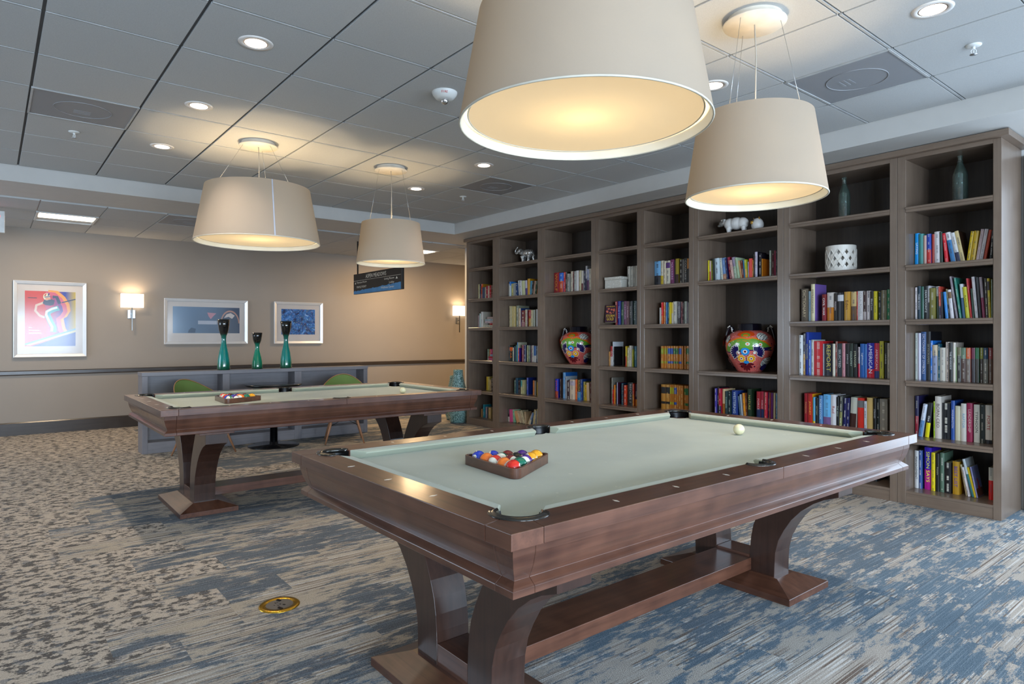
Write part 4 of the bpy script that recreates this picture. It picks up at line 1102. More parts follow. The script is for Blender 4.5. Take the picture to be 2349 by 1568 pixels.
2|2|-6.368|0.019|0.179|3.3|5a1c24||0|thin maroon|||||1
2|3|-6.993|0.023|0.293|0.0|C8B480||0|first thin cream|||||1
2|3|-6.966|0.021|0.292|0.0|C8B888||0|second thin cream|||||1
2|3|-6.94|0.02|0.291|0.0|C0A860||0|third thin cream|||||1
2|3|-6.917|0.017|0.29|0.0|D0BC88||0|fourth thin cream|||||1
2|3|-6.896|0.025|0.289|0.0|C8AC50||0|fifth thin yellow|||||1
2|3|-6.852|0.057|0.294|0.0|8a8c78||0|mottled grey|||||0
2|3|-6.79|0.049|0.256|0.0|D8BC98||0|peach cream|||1c3c78||0
2|3|-6.733|0.072|0.224|0.0|781c1c|b07878|0.3|dark red pictured|||||0
2|3|-6.655|0.035|0.234|0.0|D8CCA8||0|pale cream|||||1
2|3|-6.616|0.025|0.225|0.0|6a2c28||0|narrow maroon|||||1
2|3|-6.587|0.051|0.224|0.0|B82c20|c89838|0.5|red and gold|||||0
2|3|-6.532|0.03|0.222|0.0|D8CC9a||0|narrow cream|||||1
2|3|-6.496|0.04|0.225|0.0|B4B498||0|olive white|||||0
2|3|-6.451|0.042|0.23|0.0|B0B0B0||0|silver grey|||||0
2|4|-7.018|0.022|0.217|0.0|1a1816||0|thin black|||||1
2|4|-6.996|0.075|0.208|0.0|14261a|e06018|0.0|black orange-lettered|STAR|f72|||0
2|4|-6.92|0.026|0.187|0.0|D8D0B0||0|narrow cream|||||1
2|4|-6.893|0.046|0.205|0.0|1c3450||0|dark blue|||||1
2|4|-6.847|0.018|0.223|0.0|2a6a48||0|narrow green|||||1
2|4|-6.828|0.018|0.261|0.0|3a80b8||0|tall pale blue|||b8b8a0||1
2|4|-6.809|0.02|0.184|0.0|D85a40||0|coral purple-covered|||4a2a90||1
2|4|-6.718|0.036|0.226|0.0|8a1418||0|dark red|||||1
2|4|-6.678|0.043|0.226|0.0|1c2858||0|navy|||||0
2|4|-6.621|0.035|0.222|0.0|8a8a48||0|olive|||||1
2|4|-6.582|0.033|0.223|0.0|4a5a3a||0|moss green|||||1
2|4|-6.546|0.018|0.219|0.0|5a2c4a||0|thin purple|||||1
2|4|-6.524|0.034|0.223|0.0|C8BCA8||0|off-white|||||1
2|4|-6.483|0.053|0.215|0.0|3070b8|d8d8d8|0.4|blue and white|||||0
2|4|-6.427|0.031|0.216|0.0|26242a||0|narrow charcoal|||||1
2|5|-6.894|0.035|0.179|0.0|5a8070||0|grey-green|||||1
2|5|-6.854|0.055|0.212|0.0|1c4458||0|dark teal blue|||||0
2|5|-6.793|0.038|0.184|0.0|2c1820||0|blackish maroon|||||1
2|5|-6.751|0.035|0.186|0.0|48a0a0|c8c08a|0.5|teal and cream|||||1
2|5|-6.711|0.043|0.188|0.0|C0BC88||0|olive cream|||||1
2|5|-6.632|0.037|0.225|0.0|1C3AA0||0|royal blue|||1c348c||1
2|5|-6.503|0.03|0.195|0.0|E08848||0|orange|||8a8c88||1
2|5|-6.46|0.021|0.189|0.0|9a9a94||0|narrow grey|||||1
2|5|-6.411|0.018|0.179|0.0|D8B420||0|narrow yellow|||||1
2|6|-7.018|0.038|0.125|-3.3|2a2826|d0ccc0|0.4|black and white|||||1
2|6|-6.979|0.077|0.129|-3.8|E05890||0|pink|||||0
2|6|-6.899|0.042|0.131|-4.9|90C8A0||0|mint|||||1
2|6|-6.821|0.039|0.121|-21.9|D8A070||0|orange-tan leaning|||||1
2|6|-6.775|0.033|0.127|-23.4|D8C8A0||0|cream leaning|||||1
2|6|-6.728|0.037|0.131|-27.9|C0A888||0|brown-tan leaning|||||1
2|6|-6.687|0.037|0.136|-25.0|CFC09A||0|sand leaning|||||1
2|6|-6.652|0.033|0.124|-6.3|B89C78||0|dull tan|||||1
2|6|-6.618|0.023|0.128|29.7|C8B088||0|tan right-leaning|||||1
2|6|-6.576|0.032|0.134|23.1|6a88b0|d0c8b0|0.4|blue and cream right-leaning|||||1
2|6|-6.508|0.039|0.168|9.0|D4C08c||0|cream right-leaning|||||1
2|6|-6.451|0.026|0.157|2.8|8a8c94||0|grey|||||1
2|6|-6.417|0.023|0.181|0.0|D8CC98||0|narrow cream|||||1
1|2|-7.74|0.034|0.23|0.0|D8C890||0|cream|||||1
1|2|-7.705|0.034|0.228|0.0|20283a||0|dark navy|||||1
1|2|-7.67|0.047|0.228|0.0|E05020||0|orange|||b88828||1
1|2|-7.623|0.061|0.177|0.0|44506a||0|slate|||||1
1|2|-7.562|0.033|0.177|0.0|C8BC9a||0|narrow beige|||||1
1|2|-7.528|0.044|0.192|0.0|B81C38||0|crimson|||||1
1|2|-7.483|0.033|0.189|0.0|DCC0A8||0|pale pink|||||1
1|2|-7.45|0.034|0.193|0.0|C82030||0|red|||||1
1|2|-7.415|0.034|0.195|0.0|6a3c24||0|brown|||||1
1|2|-7.381|0.046|0.188|0.0|2c4890|b02028|0.5|blue and red|||||1
1|2|-7.335|0.021|0.185|0.0|6a2c68||0|thin purple|||||1
1|3|-7.74|0.021|0.183|0.0|B09490||0|thin mauve|||||1
1|3|-7.718|0.046|0.211|0.0|C4D4CC||0|mint white|||||1
1|3|-7.672|0.053|0.234|0.0|E0DCD4||0|tall white sunflower-covered|||dcd4c4||0
1|4|-7.503|0.031|0.158|0.0|7a9078||0|narrow grey-green|||||1
1|4|-7.466|0.032|0.158|0.0|D07820||0|narrow orange|||||1
1|4|-7.429|0.047|0.159|0.0|C82868||0|pink|||||1
1|5|-7.541|0.039|0.196|0.0|C8A820||0|mustard|||||1
1|5|-7.495|0.039|0.199|0.0|C8B860||0|pale gold|||||1
1|5|-7.444|0.037|0.159|-4.4|C0A478||0|tan|||||1
1|5|-7.403|0.029|0.18|0.0|3a2418||0|narrow brown|||||1
1|6|-7.665|0.029|0.12|0.0|A07848||0|narrow tan|||||1
1|6|-7.621|0.041|0.189|0.0|1c8aa0||0|tall teal|||||1
1|6|-7.559|0.039|0.157|0.0|8c8898||0|grey lavender|||||1
1|6|-7.513|0.032|0.152|0.0|1c1a1a||0|black|||||1
1|6|-7.465|0.052|0.156|0.0|C8B078||0|sand|||||1
1|6|-7.397|0.023|0.152|0.0|241c18||0|narrow black|||||1"""
def bookmat():
    n = N('book_cover'); a = n.n('ShaderNodeVertexColor', layer_name='col'); k = n.n('ShaderNodeVertexColor', layer_name='ink')
    uv = n.n('ShaderNodeSeparateXYZ', {0: n.n('ShaderNodeUVMap', uv_map='uv').outputs[0]})
    u, v = uv.outputs[0], uv.outputs[1]
    cen = n.math('LESS_THAN', n.math('ABSOLUTE', n.math('SUBTRACT', u, .5)), .15)
    t1 = n.n('ShaderNodeTexNoise', {'W': n.math('MULTIPLY', v, 330.0), 'Scale': 1.0, 'Detail': 1}, noise_dimensions='1D').outputs[0]
    t2 = n.n('ShaderNodeTexNoise', {'W': n.math('MULTIPLY', v, 17.0), 'Scale': 1.0, 'Detail': 0}, noise_dimensions='1D').outputs[0]
    mk = n.math('MULTIPLY', n.math('MULTIPLY', cen, n.math('GREATER_THAN', t1, .47)), n.math('GREATER_THAN', t2, .50))
    mk = n.math('MULTIPLY', mk, k.outputs['Alpha'])
    n.P(Base_Color=n.mix(mk, a.outputs[0], k.outputs[0]), Roughness=.33, Coat_Weight=.15); return n.m
M_book = bookmat()
def book_geo(w, Hh, D, c1, c2, sp, cov, vol, title, pivot_right=False, seed=0):
    """cover faces with their colours, page block; local origin at the pivot corner on the shelf"""
    hard = Hh > .205 and w > .014
    t = .0028 if hard else .0009; ov = .003 if hard else 0
    x0, x1 = (0, w) if not pivot_right else (-w, 0)
    a = lin(c1); b = lin(c2) if c2 else a; cv = lin(cov) if cov else a; lv = lin(vol) if vol else None
    ink = (.75, .72, .62) if sum(a) < 1.0 else (.05, .05, .08)
    if vol and sum(a) < 1.2: ink = (.8, .55, .2)
    random.seed(seed); so = random.uniform(0, 50)
    V = []; F = []; Cc = []; U = []; K = []
    def face(ps, c, uvs=None, al=0.0):
        i = len(V); V.extend(ps); F.append(tuple(range(i, i+len(ps)))); Cc.append(c); U.append(uvs or [(0, 0)]*len(ps)); K.append((*ink, al))
    if vol and cov == '' and sum(lv) and vol != c1: zs = [(0, .22, a), (.22, .32, lv), (.32, .64, a), (.64, .90, lv), (.90, 1, a)]
    elif c2 and sp > 0: zs = [(0, sp, b), (sp, 1, a)]
    elif c2: zs = [(0, .70, a), (.70, .92, b), (.92, 1, a)]
    else: zs = [(0, 1, a)]
    bul = min(.004, w*.12) if hard else .0006
    prof = [(x0, t*.5), (x0+.12*w, -.0), (x0+.35*w, -bul*.8+.0), (x0+.5*w, -bul), (x0+.65*w, -bul*.8), (x0+.88*w, -.0), (x1, t*.5)]
    al = 0.0 if title else random.choice((0.0, .5, .7, .9))
    for z0, z1, c in zs:
        for q in range(6):
            p, r = prof[q], prof[q+1]
            face([(p[0], p[1], z0*Hh), (r[0], r[1], z0*Hh), (r[0], r[1], z1*Hh), (p[0], p[1], z1*Hh)], c,
                 [((p[0]-x0)/w, z0*Hh+so), ((r[0]-x0)/w, z0*Hh+so), ((r[0]-x0)/w, z1*Hh+so), ((p[0]-x0)/w, z1*Hh+so)], al)
    def bx(xa, xb, ya, yb, za, zb, c, skip=()):
        P = [(x, y, z) for z in (za, zb) for y in (ya, yb) for x in (xa, xb)]
        for q in ((0,2,3,1),(4,5,7,6),(0,1,5,4),(1,3,7,5),(3,2,6,7),(2,0,4,6)): face([P[i] for i in q], c)
    bx(x0, x0+t, t*.5, D, 0, Hh, a); 
    bx(x1-t, x1, t*.5, D, 0, Hh, cv)
    bx(x0+t, x1-t, t*.5, t*1.5, 0, Hh, a)
    pg = (x0+t, x1-t, t*1.5, D-ov-.0005, ov, Hh-ov)
    return V, F, Cc, U, K, pg, prof[3][1]
def mesh_book(name, parts, mats):
    me = bpy.data.meshes.new(name); V = []; F = []; Cc = []; U = []; K = []
    for (v, f, c, u, k) in parts:
        b = len(V); V += v; F += [tuple(i+b for i in q) for q in f]; Cc += c; U += u; K += k
    me.from_pydata(V, [], F); me.materials.append(mats)
    ca = me.color_attributes.new('col', 'FLOAT_COLOR', 'CORNER'); ka = me.color_attributes.new('ink', 'FLOAT_COLOR', 'CORNER'); ua = me.uv_layers.new(name='uv')
    li = 0
    for f, c, u, k in zip(F, Cc, U, K):
        for j in range(len(f)):
            ca.data[li].color = (*c, 1); ka.data[li].color = k; ua.data[li].uv = u[j]; li += 1
    return me
far_parts = []; far_pages = MB()
NEAR = {1: 'narrow', 2: 'wide'}
prev = {}
rows = [r.split('|') for r in BOOKS.strip().split('\n')]
def title_mesh(b, title, tc, w, Hh, y, x0):
    m = MB(); vs, fs, W_, H_ = text_data(title)
    L = min(Hh*.82, W_/H_*w*.62); hh = min(w*.62, L/(W_/H_)*1.35)
    zt = Hh*.5+L/2+(Hh*.04)
    add_text(m, title, (x0+w/2-hh*.36, y-.0006, zt), (0, 0, -1), (1, 0, 0), width=L, height=hh*.75)
    return m.build('spine_lettering', plain('ink_'+tc, tc, .5, vary=0), b, clean=False)
for idx, r in enumerate(rows):
    case, sh = int(r[0]), int(r[1]); X, w_, Hh, tilt = [float(q) for q in r[2:6]]
    c1, c2, sp, look, title, tc, cov, vol, rest = r[6], r[7], float(r[8]), r[9], r[10], r[11], r[12], r[13], r[14] == '1'
    if case == 2 and sh == 6: Hh += .045
    w_ = max(.0055, w_-.0008); random.seed(idx*13+5)
    D = min(.24, Hh*random.uniform(.62, .70)); th = math.radians(tilt)
    pr = th > .02
    V, F, Cc, U, K, pg, ys = book_geo(w_, Hh, D, c1, c2, sp, cov, vol, title, pr, idx)
    y0 = VF+.155+random.uniform(-.006, .014); z0 = SZ[sh]+.0006
    px = X if not pr else X+w_/max(.5, math.cos(th))
    if rest:
        M = Matrix.Translation((px, y0, z0)) @ Matrix.Rotation(th, 4, 'Y')
        far_parts.append(([tuple(M @ Vector(v)) for v in V], F, Cc, U, K)); far_pages.box(*pg, M=M)
    else:
        b = bpy.data.objects.new('book', mesh_book('book', [(V, F, Cc, U, K)], M_book)); C.objects.link(b)
        b.location = (px, y0, z0); b.rotation_euler = (0, th, 0)
        MB().box(*pg).build('pages', M_cream, b, clean=False)
        if title: title_mesh(b, title, tc or 'dddddd', w_, Hh, ys, 0 if not pr else -w_)
        noun = 'volume' if vol else 'book'
        lb = '%s %s on the %s of the %s' % (look, noun, SHN[sh], CASE[case])
        pv = prev.get((case, sh))
        if pv:
            l2 = '%s %s right of the %s one, %s of the %s' % (look, noun, pv, SHN[sh], CASE[case])
            if len(l2.split()) <= 16: lb = l2
        tag(b, lb, 'book', 'books on the %s of the %s' % (SHN[sh], CASE[case]))
    prev[(case, sh)] = look
def loose(x0, x1, y0, y1, z0, h_, c):        # a book lying flat
    V, F, Cc, U, K, pg, ys = book_geo(h_, x1-x0, y1-y0, c, '', 0, '', '', '', False, int(x0*100))
    M = Matrix.Translation((x0, y0, z0+h_)) @ Matrix.Rotation(PI/2, 4, 'Y')
    return V, F, Cc, U, K, pg, M
FLAT = [(-7.60, -7.19, 3, 0, .035, 'd8d0b8', 'cream'), (-7.44, -7.20, 3, .036, .026, 'b83030', 'red and cream'), (-7.55, -7.22, 3, .063, .030, 'd8c0c0', 'pink white'), (-7.55, -7.23, 3, .094, .028, 'b8c8cc', 'pale blue'), (-7.50, -7.20, 3, .123, .030, 'c8b0a8', 'dusty rose'),
        (-7.46, -7.30, 4, 0, .028, 'd05a80', 'pink'), (-7.47, -7.30, 4, .029, .026, 'b82838', 'red'), (-7.43, -7.30, 4, .056, .028, '7a98b8', 'light blue'),
        (-7.285, -7.18, 4, 0, .045, '8a7a38', 'olive')]
for a, b_, s, dz, hh, c, nm in FLAT:
    V, F, Cc, U, K, pg, M = loose(a, b_, VF+.15, VF+.15+.16, SZ[s]+dz+.0006, hh, c)
    far_parts.append(([tuple(M @ Vector(v)) for v in V], F, Cc, U, K)); far_pages.box(*pg, M=M)
me = mesh_book('books', far_parts, M_book); fo = bpy.data.objects.new('books', me); C.objects.link(fo); fo['kind'] = 'stuff'
tag(fo, 'the smallest distant books filling gaps on the far left shelves', 'books'); far_pages.build('pages', M_cream, fo, clean=False)['kind'] = 'stuff'

# a paperback propped with its front cover showing
V, F, Cc, U, K, pg, ys = book_geo(.028, .205, .125, '5a1420', '', 0, '3a1c30', '', '', False, 3)
b = bpy.data.objects.new('book', mesh_book('book', [(V, F, Cc, U, K)], M_book)); C.objects.link(b)
b.location = (-5.118, VF+.075, SZ[3]+.028); b.rotation_euler = (0, math.radians(-13), math.radians(-62)); MB().box(*pg).build('pages', M_cream, b)
m = MB(); xx = .0284
for s, y, z, wd, hh in (('LEE NELSON', .012, .180, .098, .014), ('STORM', .012, .060, .100, .030), ('GOLD', .022, .022, .082, .032)): add_text(m, s, (xx, y, z), (0, 1, 0), (0, 0, 1), width=wd, height=hh)
m.build('cover_lettering', plain('ink_gold', 'e8c030', .5), b)
m = MB(); random.seed(5)
for k in range(16):
    cy, cz, r = random.uniform(.02, .105), random.uniform(.10, .165), random.uniform(.005, .016)
    m.add([(.0281, cy+r*math.cos(q), cz+r*.7*math.sin(q)) for q in [i*PI/3+k for i in range(6)]], [tuple(range(6))])
m.build('cover_picture', plain('ink_pic', 'd06a50', .5), b)
tag(b, 'storm picture paperback propped with its cover outward on the white box bookcase', 'book', 'books on the third shelf of the white box bookcase')
# lavender picture book already leans in the row: give it its drawing
for o_ in C.objects:
    if o_.get('label', '').startswith('lavender picture-covered'):
        m = MB(); w0 = .0002
        D_ = max(v.co.y for v in o_.data.vertices); Z_ = max(v.co.z for v in o_.data.vertices)
        m.quad((w0, .004, .004), (w0, D_-.004, .004), (w0, D_-.004, Z_*.28), (w0, .004, Z_*.28)); x1_ = max(v.co.x for v in o_.data.vertices)
        m.v = [(x1_+.0004, v[1], v[2]) for v in m.v]; m.build('cover_ground', plain('ink_brown', '6a4238', .5), o_, clean=False)
        m = MB()
        for cy, cz, r1, r2 in ((.45, .56, .05, .05), (.52, .44, .07, .11), (.50, .30, .12, .07)):
            m.add([(x1_+.0008, D_*(cy+r1*math.cos(q)), Z_*(cz+r2*math.sin(q))) for q in [i*PI/6 for i in range(12)]], [tuple(range(12))])
        m.build('cover_figure', plain('ink_figure', 'c03038', .5), o_, clean=False)

# ---------------------------------------------------------------- things on the bookcases
def glaze(nm, stops, rough=.12, coat=.6, dist=.02):
    """glaze that changes colour up the pot (z from 0)"""
    n = N(nm); o = n.obj(); z = n.n('ShaderNodeSeparateXYZ', {0: o}).outputs[2]
    z = n.math('ADD', z, n.math('MULTIPLY', n.math('SUBTRACT', n.noise(n.scl(o, 1, 1, 3), 18, 3), .5), dist))
    c = lin(stops[0][1])
    for (h0, a), (h1, b) in zip(stops, stops[1:]): c = n.mix(n.step(z, h0, h1), c, lin(b))
    n.P(Base_Color=c, Roughness=rough, Coat_Weight=coat); n.bump(n.noise(n.scl(o, 1, 1, 40), 2, 2), .15, .004); return n.m
def bottle(x, z, h, r, label, col):
    n = N('bottle_glass'); n.P(Base_Color=lin(col), Roughness=.04, Transmission_Weight=.92, IOR=1.45, Coat_Weight=1.0)
    t = thing('glass_bottle', label, 'bottle', (x, VF+.20, z), 0, 'glass bottles on the top shelves')
    s = h/.36; q = r/.048
    P_ = [(0, 0), (.040, 0), (.047, .006), (.048, .02), (.048, .205), (.0455, .222), (.036, .248), (.024, .276), (.0165, .300), (.0145, .335), (.0185, .338), (.0185, .352), (.014, .356), (.0135, .36)]
    MB().lathe([(a*q, b*s) for a, b in P_]+[(.010*q, .36*s), (.010*q, .31*s), (.030*q, .25*s), (.043*q, .19*s), (.043*q, .02*s), (0, .012*s)], 40, cap=False).build('bottle_body', n.m, t)
    MB().lathe([(.0165*q, .300*s), (.019*q, .304*s), (.019*q, .310*s), (.0165*q, .314*s)], 24, cap=False).build('neck_ring', n.m, t)
bottle(-1.640, SZ[1]+.001, .375, .050, 'pale green glass bottle on the top shelf of the rightmost bookcase', 'b8d8cc')
bottle(-2.485, SZ[1]+.001, .370, .047, 'pale green glass bottle on the top shelf of the lantern bookcase', 'b8d8cc')
bottle(-7.21, SZ[1]+.001, .22, .035, 'dark green bottle half hidden on the top shelf of the leftmost bookcase', '1c6a30')

def smooth(o, lv=2):
    s = o.modifiers.new('subsurf', 'SUBSURF'); s.levels = lv; s.render_levels = lv
    for p in o.data.polygons: p.use_smooth = True
    return o
def blob(name, balls, limbs, mat, parent, vox=.004):
    """one continuous body: overlapping masses and tapering limbs fused and smoothed"""
    m = MB()
    for x, y, z, r, a, b, c in balls: m.sphere(r, (x, y, z), 20, 14, a, b, c)
    for pts in limbs: m.tube([p[:3] for p in pts], [p[3] for p in pts], 14)
    o = m.build(name, mat, parent)
    r = o.modifiers.new('fuse', 'REMESH'); r.mode = 'VOXEL'; r.voxel_size = vox
    k = o.modifiers.new('soft', 'SMOOTH'); k.iterations = 6; k.factor = .6
    dg = bpy.context.evaluated_depsgraph_get(); m2 = bpy.data.meshes.new_from_object(o.evaluated_get(dg)); o.modifiers.clear(); o.data = m2; m2.name = name
    for p in m2.polygons: p.use_smooth = True
    return o
def silver():
    n = N('engraved_silver'); p = n.obj(); v = n.n('ShaderNodeTexVoronoi', {'Vector': p, 'Scale': 75.0}).outputs[0]
    n.P(Base_Color=n.mix(n.step(v, .25, .5), (.12, .12, .12), (.78, .77, .74)), Metallic=.75, Roughness=.3); n.bump(v, .5, .003); return n.m
M_silver = silver()
t = thing('elephant_figurine', 'silver elephant figurine with raised trunk on the top shelf', 'figurine', (-6.66, VF+.17, SZ[1]+.001), 0)
blob('elephant_body', [(.035, 0, .135, .058, 1.35, .86, .98), (.095, 0, .135, .050, 1, .9, .95), (-.045, 0, .150, .045, 1, .85, 1), (-.095, 0, .180, .036, 1.05, .85, 1)],
     [[(-.115, 0, .185, .024), (-.140, 0, .165, .018), (-.166, 0, .158, .014), (-.186, 0, .172, .0125), (-.186, 0, .198, .011), (-.168, 0, .217, .010), (-.150, 0, .226, .009), (-.143, 0, .246, .010)],
      [(-.03, .026, .10, .027), (-.045, .028, .05, .018), (-.058, .03, .012, .017), (-.060, .03, .0, .019)], [(-.03, -.026, .10, .027), (-.015, -.028, .05, .018), (-.012, -.03, .012, .017), (-.012, -.03, .0, .019)],
      [(.100, .026, .10, .028), (.118, .028, .05, .018), (.126, .03, .012, .017), (.128, .03, .0, .019)], [(.100, -.026, .10, .028), (.088, -.028, .05, .018), (.080, -.03, .012, .017), (.078, -.03, .0, .019)]], M_silver, t)
for s in (-1, 1):
    m = MB(); m.add([(-.060, s*.036, .205), (-.030, s*.062, .195), (-.028, s*.066, .150), (-.050, s*.050, .118), (-.070, s*.040, .150)]+[(-.058, s*.030, .203), (-.028, s*.054, .193), (-.026, s*.058, .150), (-.048, s*.043, .120), (-.068, s*.033, .150)],
            [(0,1,2,3,4), (9,8,7,6,5), (0,5,6,1), (1,6,7,2), (2,7,8,3), (3,8,9,4), (4,9,5,0)]); smooth(m.build('ear', M_silver, t), 2)
    MB().tube([(-.110, s*.014, .165), (-.135, s*.020, .145), (-.155, s*.022, .145)], [.006, .005, .001], 8).build('tusk', M_pearl, t)
MB().tube([(.135, 0, .13), (.150, 0, .10), (.148, 0, .06)], [.005, .003, .004], 6).build('tail', M_silver, t)
t.scale = (1.15, 1.1, .97)

M_sheep = glaze('sheep_white', [(0, 'd8d4d0'), (.2, 'dcd8d2')], .45, .2, .05)
M_greyf = plain('sheep_face', '6a6660', .4)
t = thing('sheep_figurine', 'white ceramic sheep figurine with grey face, left of the round one', 'figurine', (-3.485, VF+.13, SZ[1]+.001), math.radians(8))
blob('sheep_body', [(-.045, 0, .098, .056, 1.05, .95, 1), (.02, 0, .098, .060, 1.2, .98, 1), (.08, 0, .094, .056, 1.05, .95, 1), (-.090, 0, .118, .034, 1, .9, .9)],
     [[(-.065, .028, .06, .024), (-.068, .03, .02, .017), (-.068, .03, 0, .018)], [(-.050, -.028, .06, .024), (-.046, -.03, .02, .017), (-.046, -.03, 0, .018)],
      [(.085, .028, .06, .024), (.088, .03, .02, .017), (.088, .03, 0, .018)], [(.098, -.028, .06, .024), (.102, -.03, .02, .017), (.102, -.03, 0, .018)]], M_sheep, t)
m = MB(); m.sphere(.024, (-.128, -.006, .108), 16, 10, 1.15, .85, 1.1); m.sphere(.015, (-.150, -.008, .092), 12, 8, 1.2, .9, .8); m.build('head', M_greyf, t)
for s in (-1, 1): MB().sphere(.013, (-.103, s*.026, .132), 10, 8, .6, .5, 1.3).build('ear', M_greyf, t)
MB().sphere(.030, (-.108, 0, .140), 14, 10, 1, .9, .5).build('forelock', M_sheep, t)
t = thing('pig_figurine', 'small round white pig figurine with golden snout and ears', 'figurine', (-3.245, VF+.13, SZ[1]+.001), math.radians(-20))
MB().lathe([(0, 0), (.03, .001), (.048, .018), (.056, .045), (.055, .07), (.045, .095), (.028, .112), (.0, .120)], 28, cap=False).build('pig_body', M_sheep, t)
M_gold = plain('gold_glaze', 'b88a38', .3, .2)
MB().lathe([(0, .014), (.008, .014), (.015, .010), (.017, -.006)], 16, Matrix.Translation((-.012, -.052, .075)) @ Matrix.Rotation(PI/2, 4, 'X'), cap=False).build('snout', M_gold, t)
for s in (-1, 1): MB().add([(s*.018, -.012, .104), (s*.044, -.006, .092), (s*.040, -.014, .128), (s*.030, .008, .100)], [(0, 1, 2), (1, 3, 2), (3, 0, 2), (0, 3, 1)]).build('ear', M_gold, t)
for s in (-1, 1): MB().sphere(.003, (-.012+s*.018, -.050, .090), 8, 6).build('eye', M_blk, t)

# lantern: pierced white cylinder
M_lant = glaze('lantern_white', [(0, 'dcd6cc'), (.2, 'e0dad0')], .4, .3, .02)
t = thing('ceramic_lantern', 'white pierced ceramic lantern with diamond openings on the second shelf', 'lantern', (-2.50, VF+.17, SZ[2]+.001), 0)
m = MB(); R1, R2, NC, HH = .118, .110, 12, .218
rowz = [(.030, .082), (.082, .134), (.134, .186)]
def cyl(r, a, z): return (r*math.cos(a), r*math.sin(a), z)
for ri, (za, zb) in enumerate(rowz):
    for c in range(NC):
        o = (ri % 2)*.5; a0 = 2*PI*(c+o)/NC; a1 = 2*PI*(c+1+o)/NC; am = (a0+a1)/2; zm = (za+zb)/2; da = (a1-a0)*.24; dz = (zb-za)*.43
        for r in (R1, R2):
            vs = [cyl(r, a0, za), cyl(r, am, za), cyl(r, a1, za), cyl(r, a1, zm), cyl(r, a1, zb), cyl(r, am, zb), cyl(r, a0, zb), cyl(r, a0, zm),
                  cyl(r, am, zm-dz), cyl(r, am+da, zm), cyl(r, am, zm+dz), cyl(r, am-da, zm)]
            m.add(vs, [(0,1,8,11,7), (1,2,3,9,8), (3,4,5,10,9), (5,6,7,11,10)])
        q = [(am, zm-dz), (am+da, zm), (am, zm+dz), (am-da, zm)]
        for i in range(4):
            j = (i+1) % 4; m.quad(cyl(R1, *q[i]), cyl(R1, *q[j]), cyl(R2, *q[j]), cyl(R2, *q[i]))
for za, zb in ((0, .030), (.186, HH)):
    m.lathe([(R1, za), (R1, zb)], 48, cap=False, smooth=False); m.lathe([(R2, za), (R2, zb)], 48, cap=False, smooth=False)
m.lathe([(R2, 0), (R1, 0)], 48, cap=False); m.lathe([(R2, HH), (R2+.002, HH+.003), (R1-.002, HH+.003), (R1, HH)], 48, cap=False)
m.lathe([(0, .002), (R2, .002)], 48, cap=False)
m.build('lantern_wall', M_lant, t)
m = MB()
for c in range(NC):
    for s in (1, -1):
        pts = []
        for k in range(13):
            z = .030+.156*k/12; a = 2*PI*(c+s*1.5*k/12)/NC; pts.append(cyl(R1+.001, a, z))
        m.tube(pts, .0028, 5, caps=False)
m.build('raised_lattice', M_lant, t)

# painted round vases
def vase_mat(nm, c, r=.12):
    n = N(nm); n.P(Base_Color=lin(c), Roughness=r, Coat_Weight=.6); return n.m
def pinkmat():
    n = N('salmon_glaze'); p = n.obj(); v = n.n('ShaderNodeTexVoronoi', {'Vector': p, 'Scale': 17.0}).outputs[0]; v2 = n.n('ShaderNodeTexVoronoi', {'Vector': p, 'Scale': 60.0}).outputs[0]
    c = n.mix(n.math('LESS_THAN', v, .19), n.mix(n.math('LESS_THAN', v2, .22), lin('e06a62'), lin('eeb0a4')), lin('2a1034'))
    n.P(Base_Color=c, Roughness=.12, Coat_Weight=.6); return n.m
def netmat():
    n = N('netting_glaze'); p = n.obj(); v = n.n('ShaderNodeTexVoronoi', {'Vector': n.scl(p, 1, 1, 1.3), 'Scale': 62.0, 'Randomness': .25}).outputs[0]
    n.P(Base_Color=n.mix(n.math('LESS_THAN', v, .42), lin('e4e2da'), lin('14323a')), Roughness=.12, Coat_Weight=.5); return n.m
VM = [pinkmat(), vase_mat('v_green', '6aa838'), vase_mat('v_orange', 'f07a1c'), vase_mat('v_navy', '201a58'), vase_mat('v_blue', '2090d8'), vase_mat('v_yellow', 'f0a818'), vase_mat('v_white', 'ece8e0'), netmat(), vase_mat('v_wine', '6a1420'), vase_mat('v_red', 'e0501c'), vase_mat('v_black', '0c0a18')]
VP = [(0, 0), (.110, 0), (.118, .012), (.150, .060), (.185, .120), (.212, .180), (.225, .240), (.222, .295), (.200, .345), (.160, .380), (.122, .395)]
def vr(z):
    for (r0, z0), (r1, z1) in zip(VP[1:], VP[2:]):
        if z0 <= z <= z1: return r0+(r1-r0)*(z-z0)/(z1-z0)
    return .12
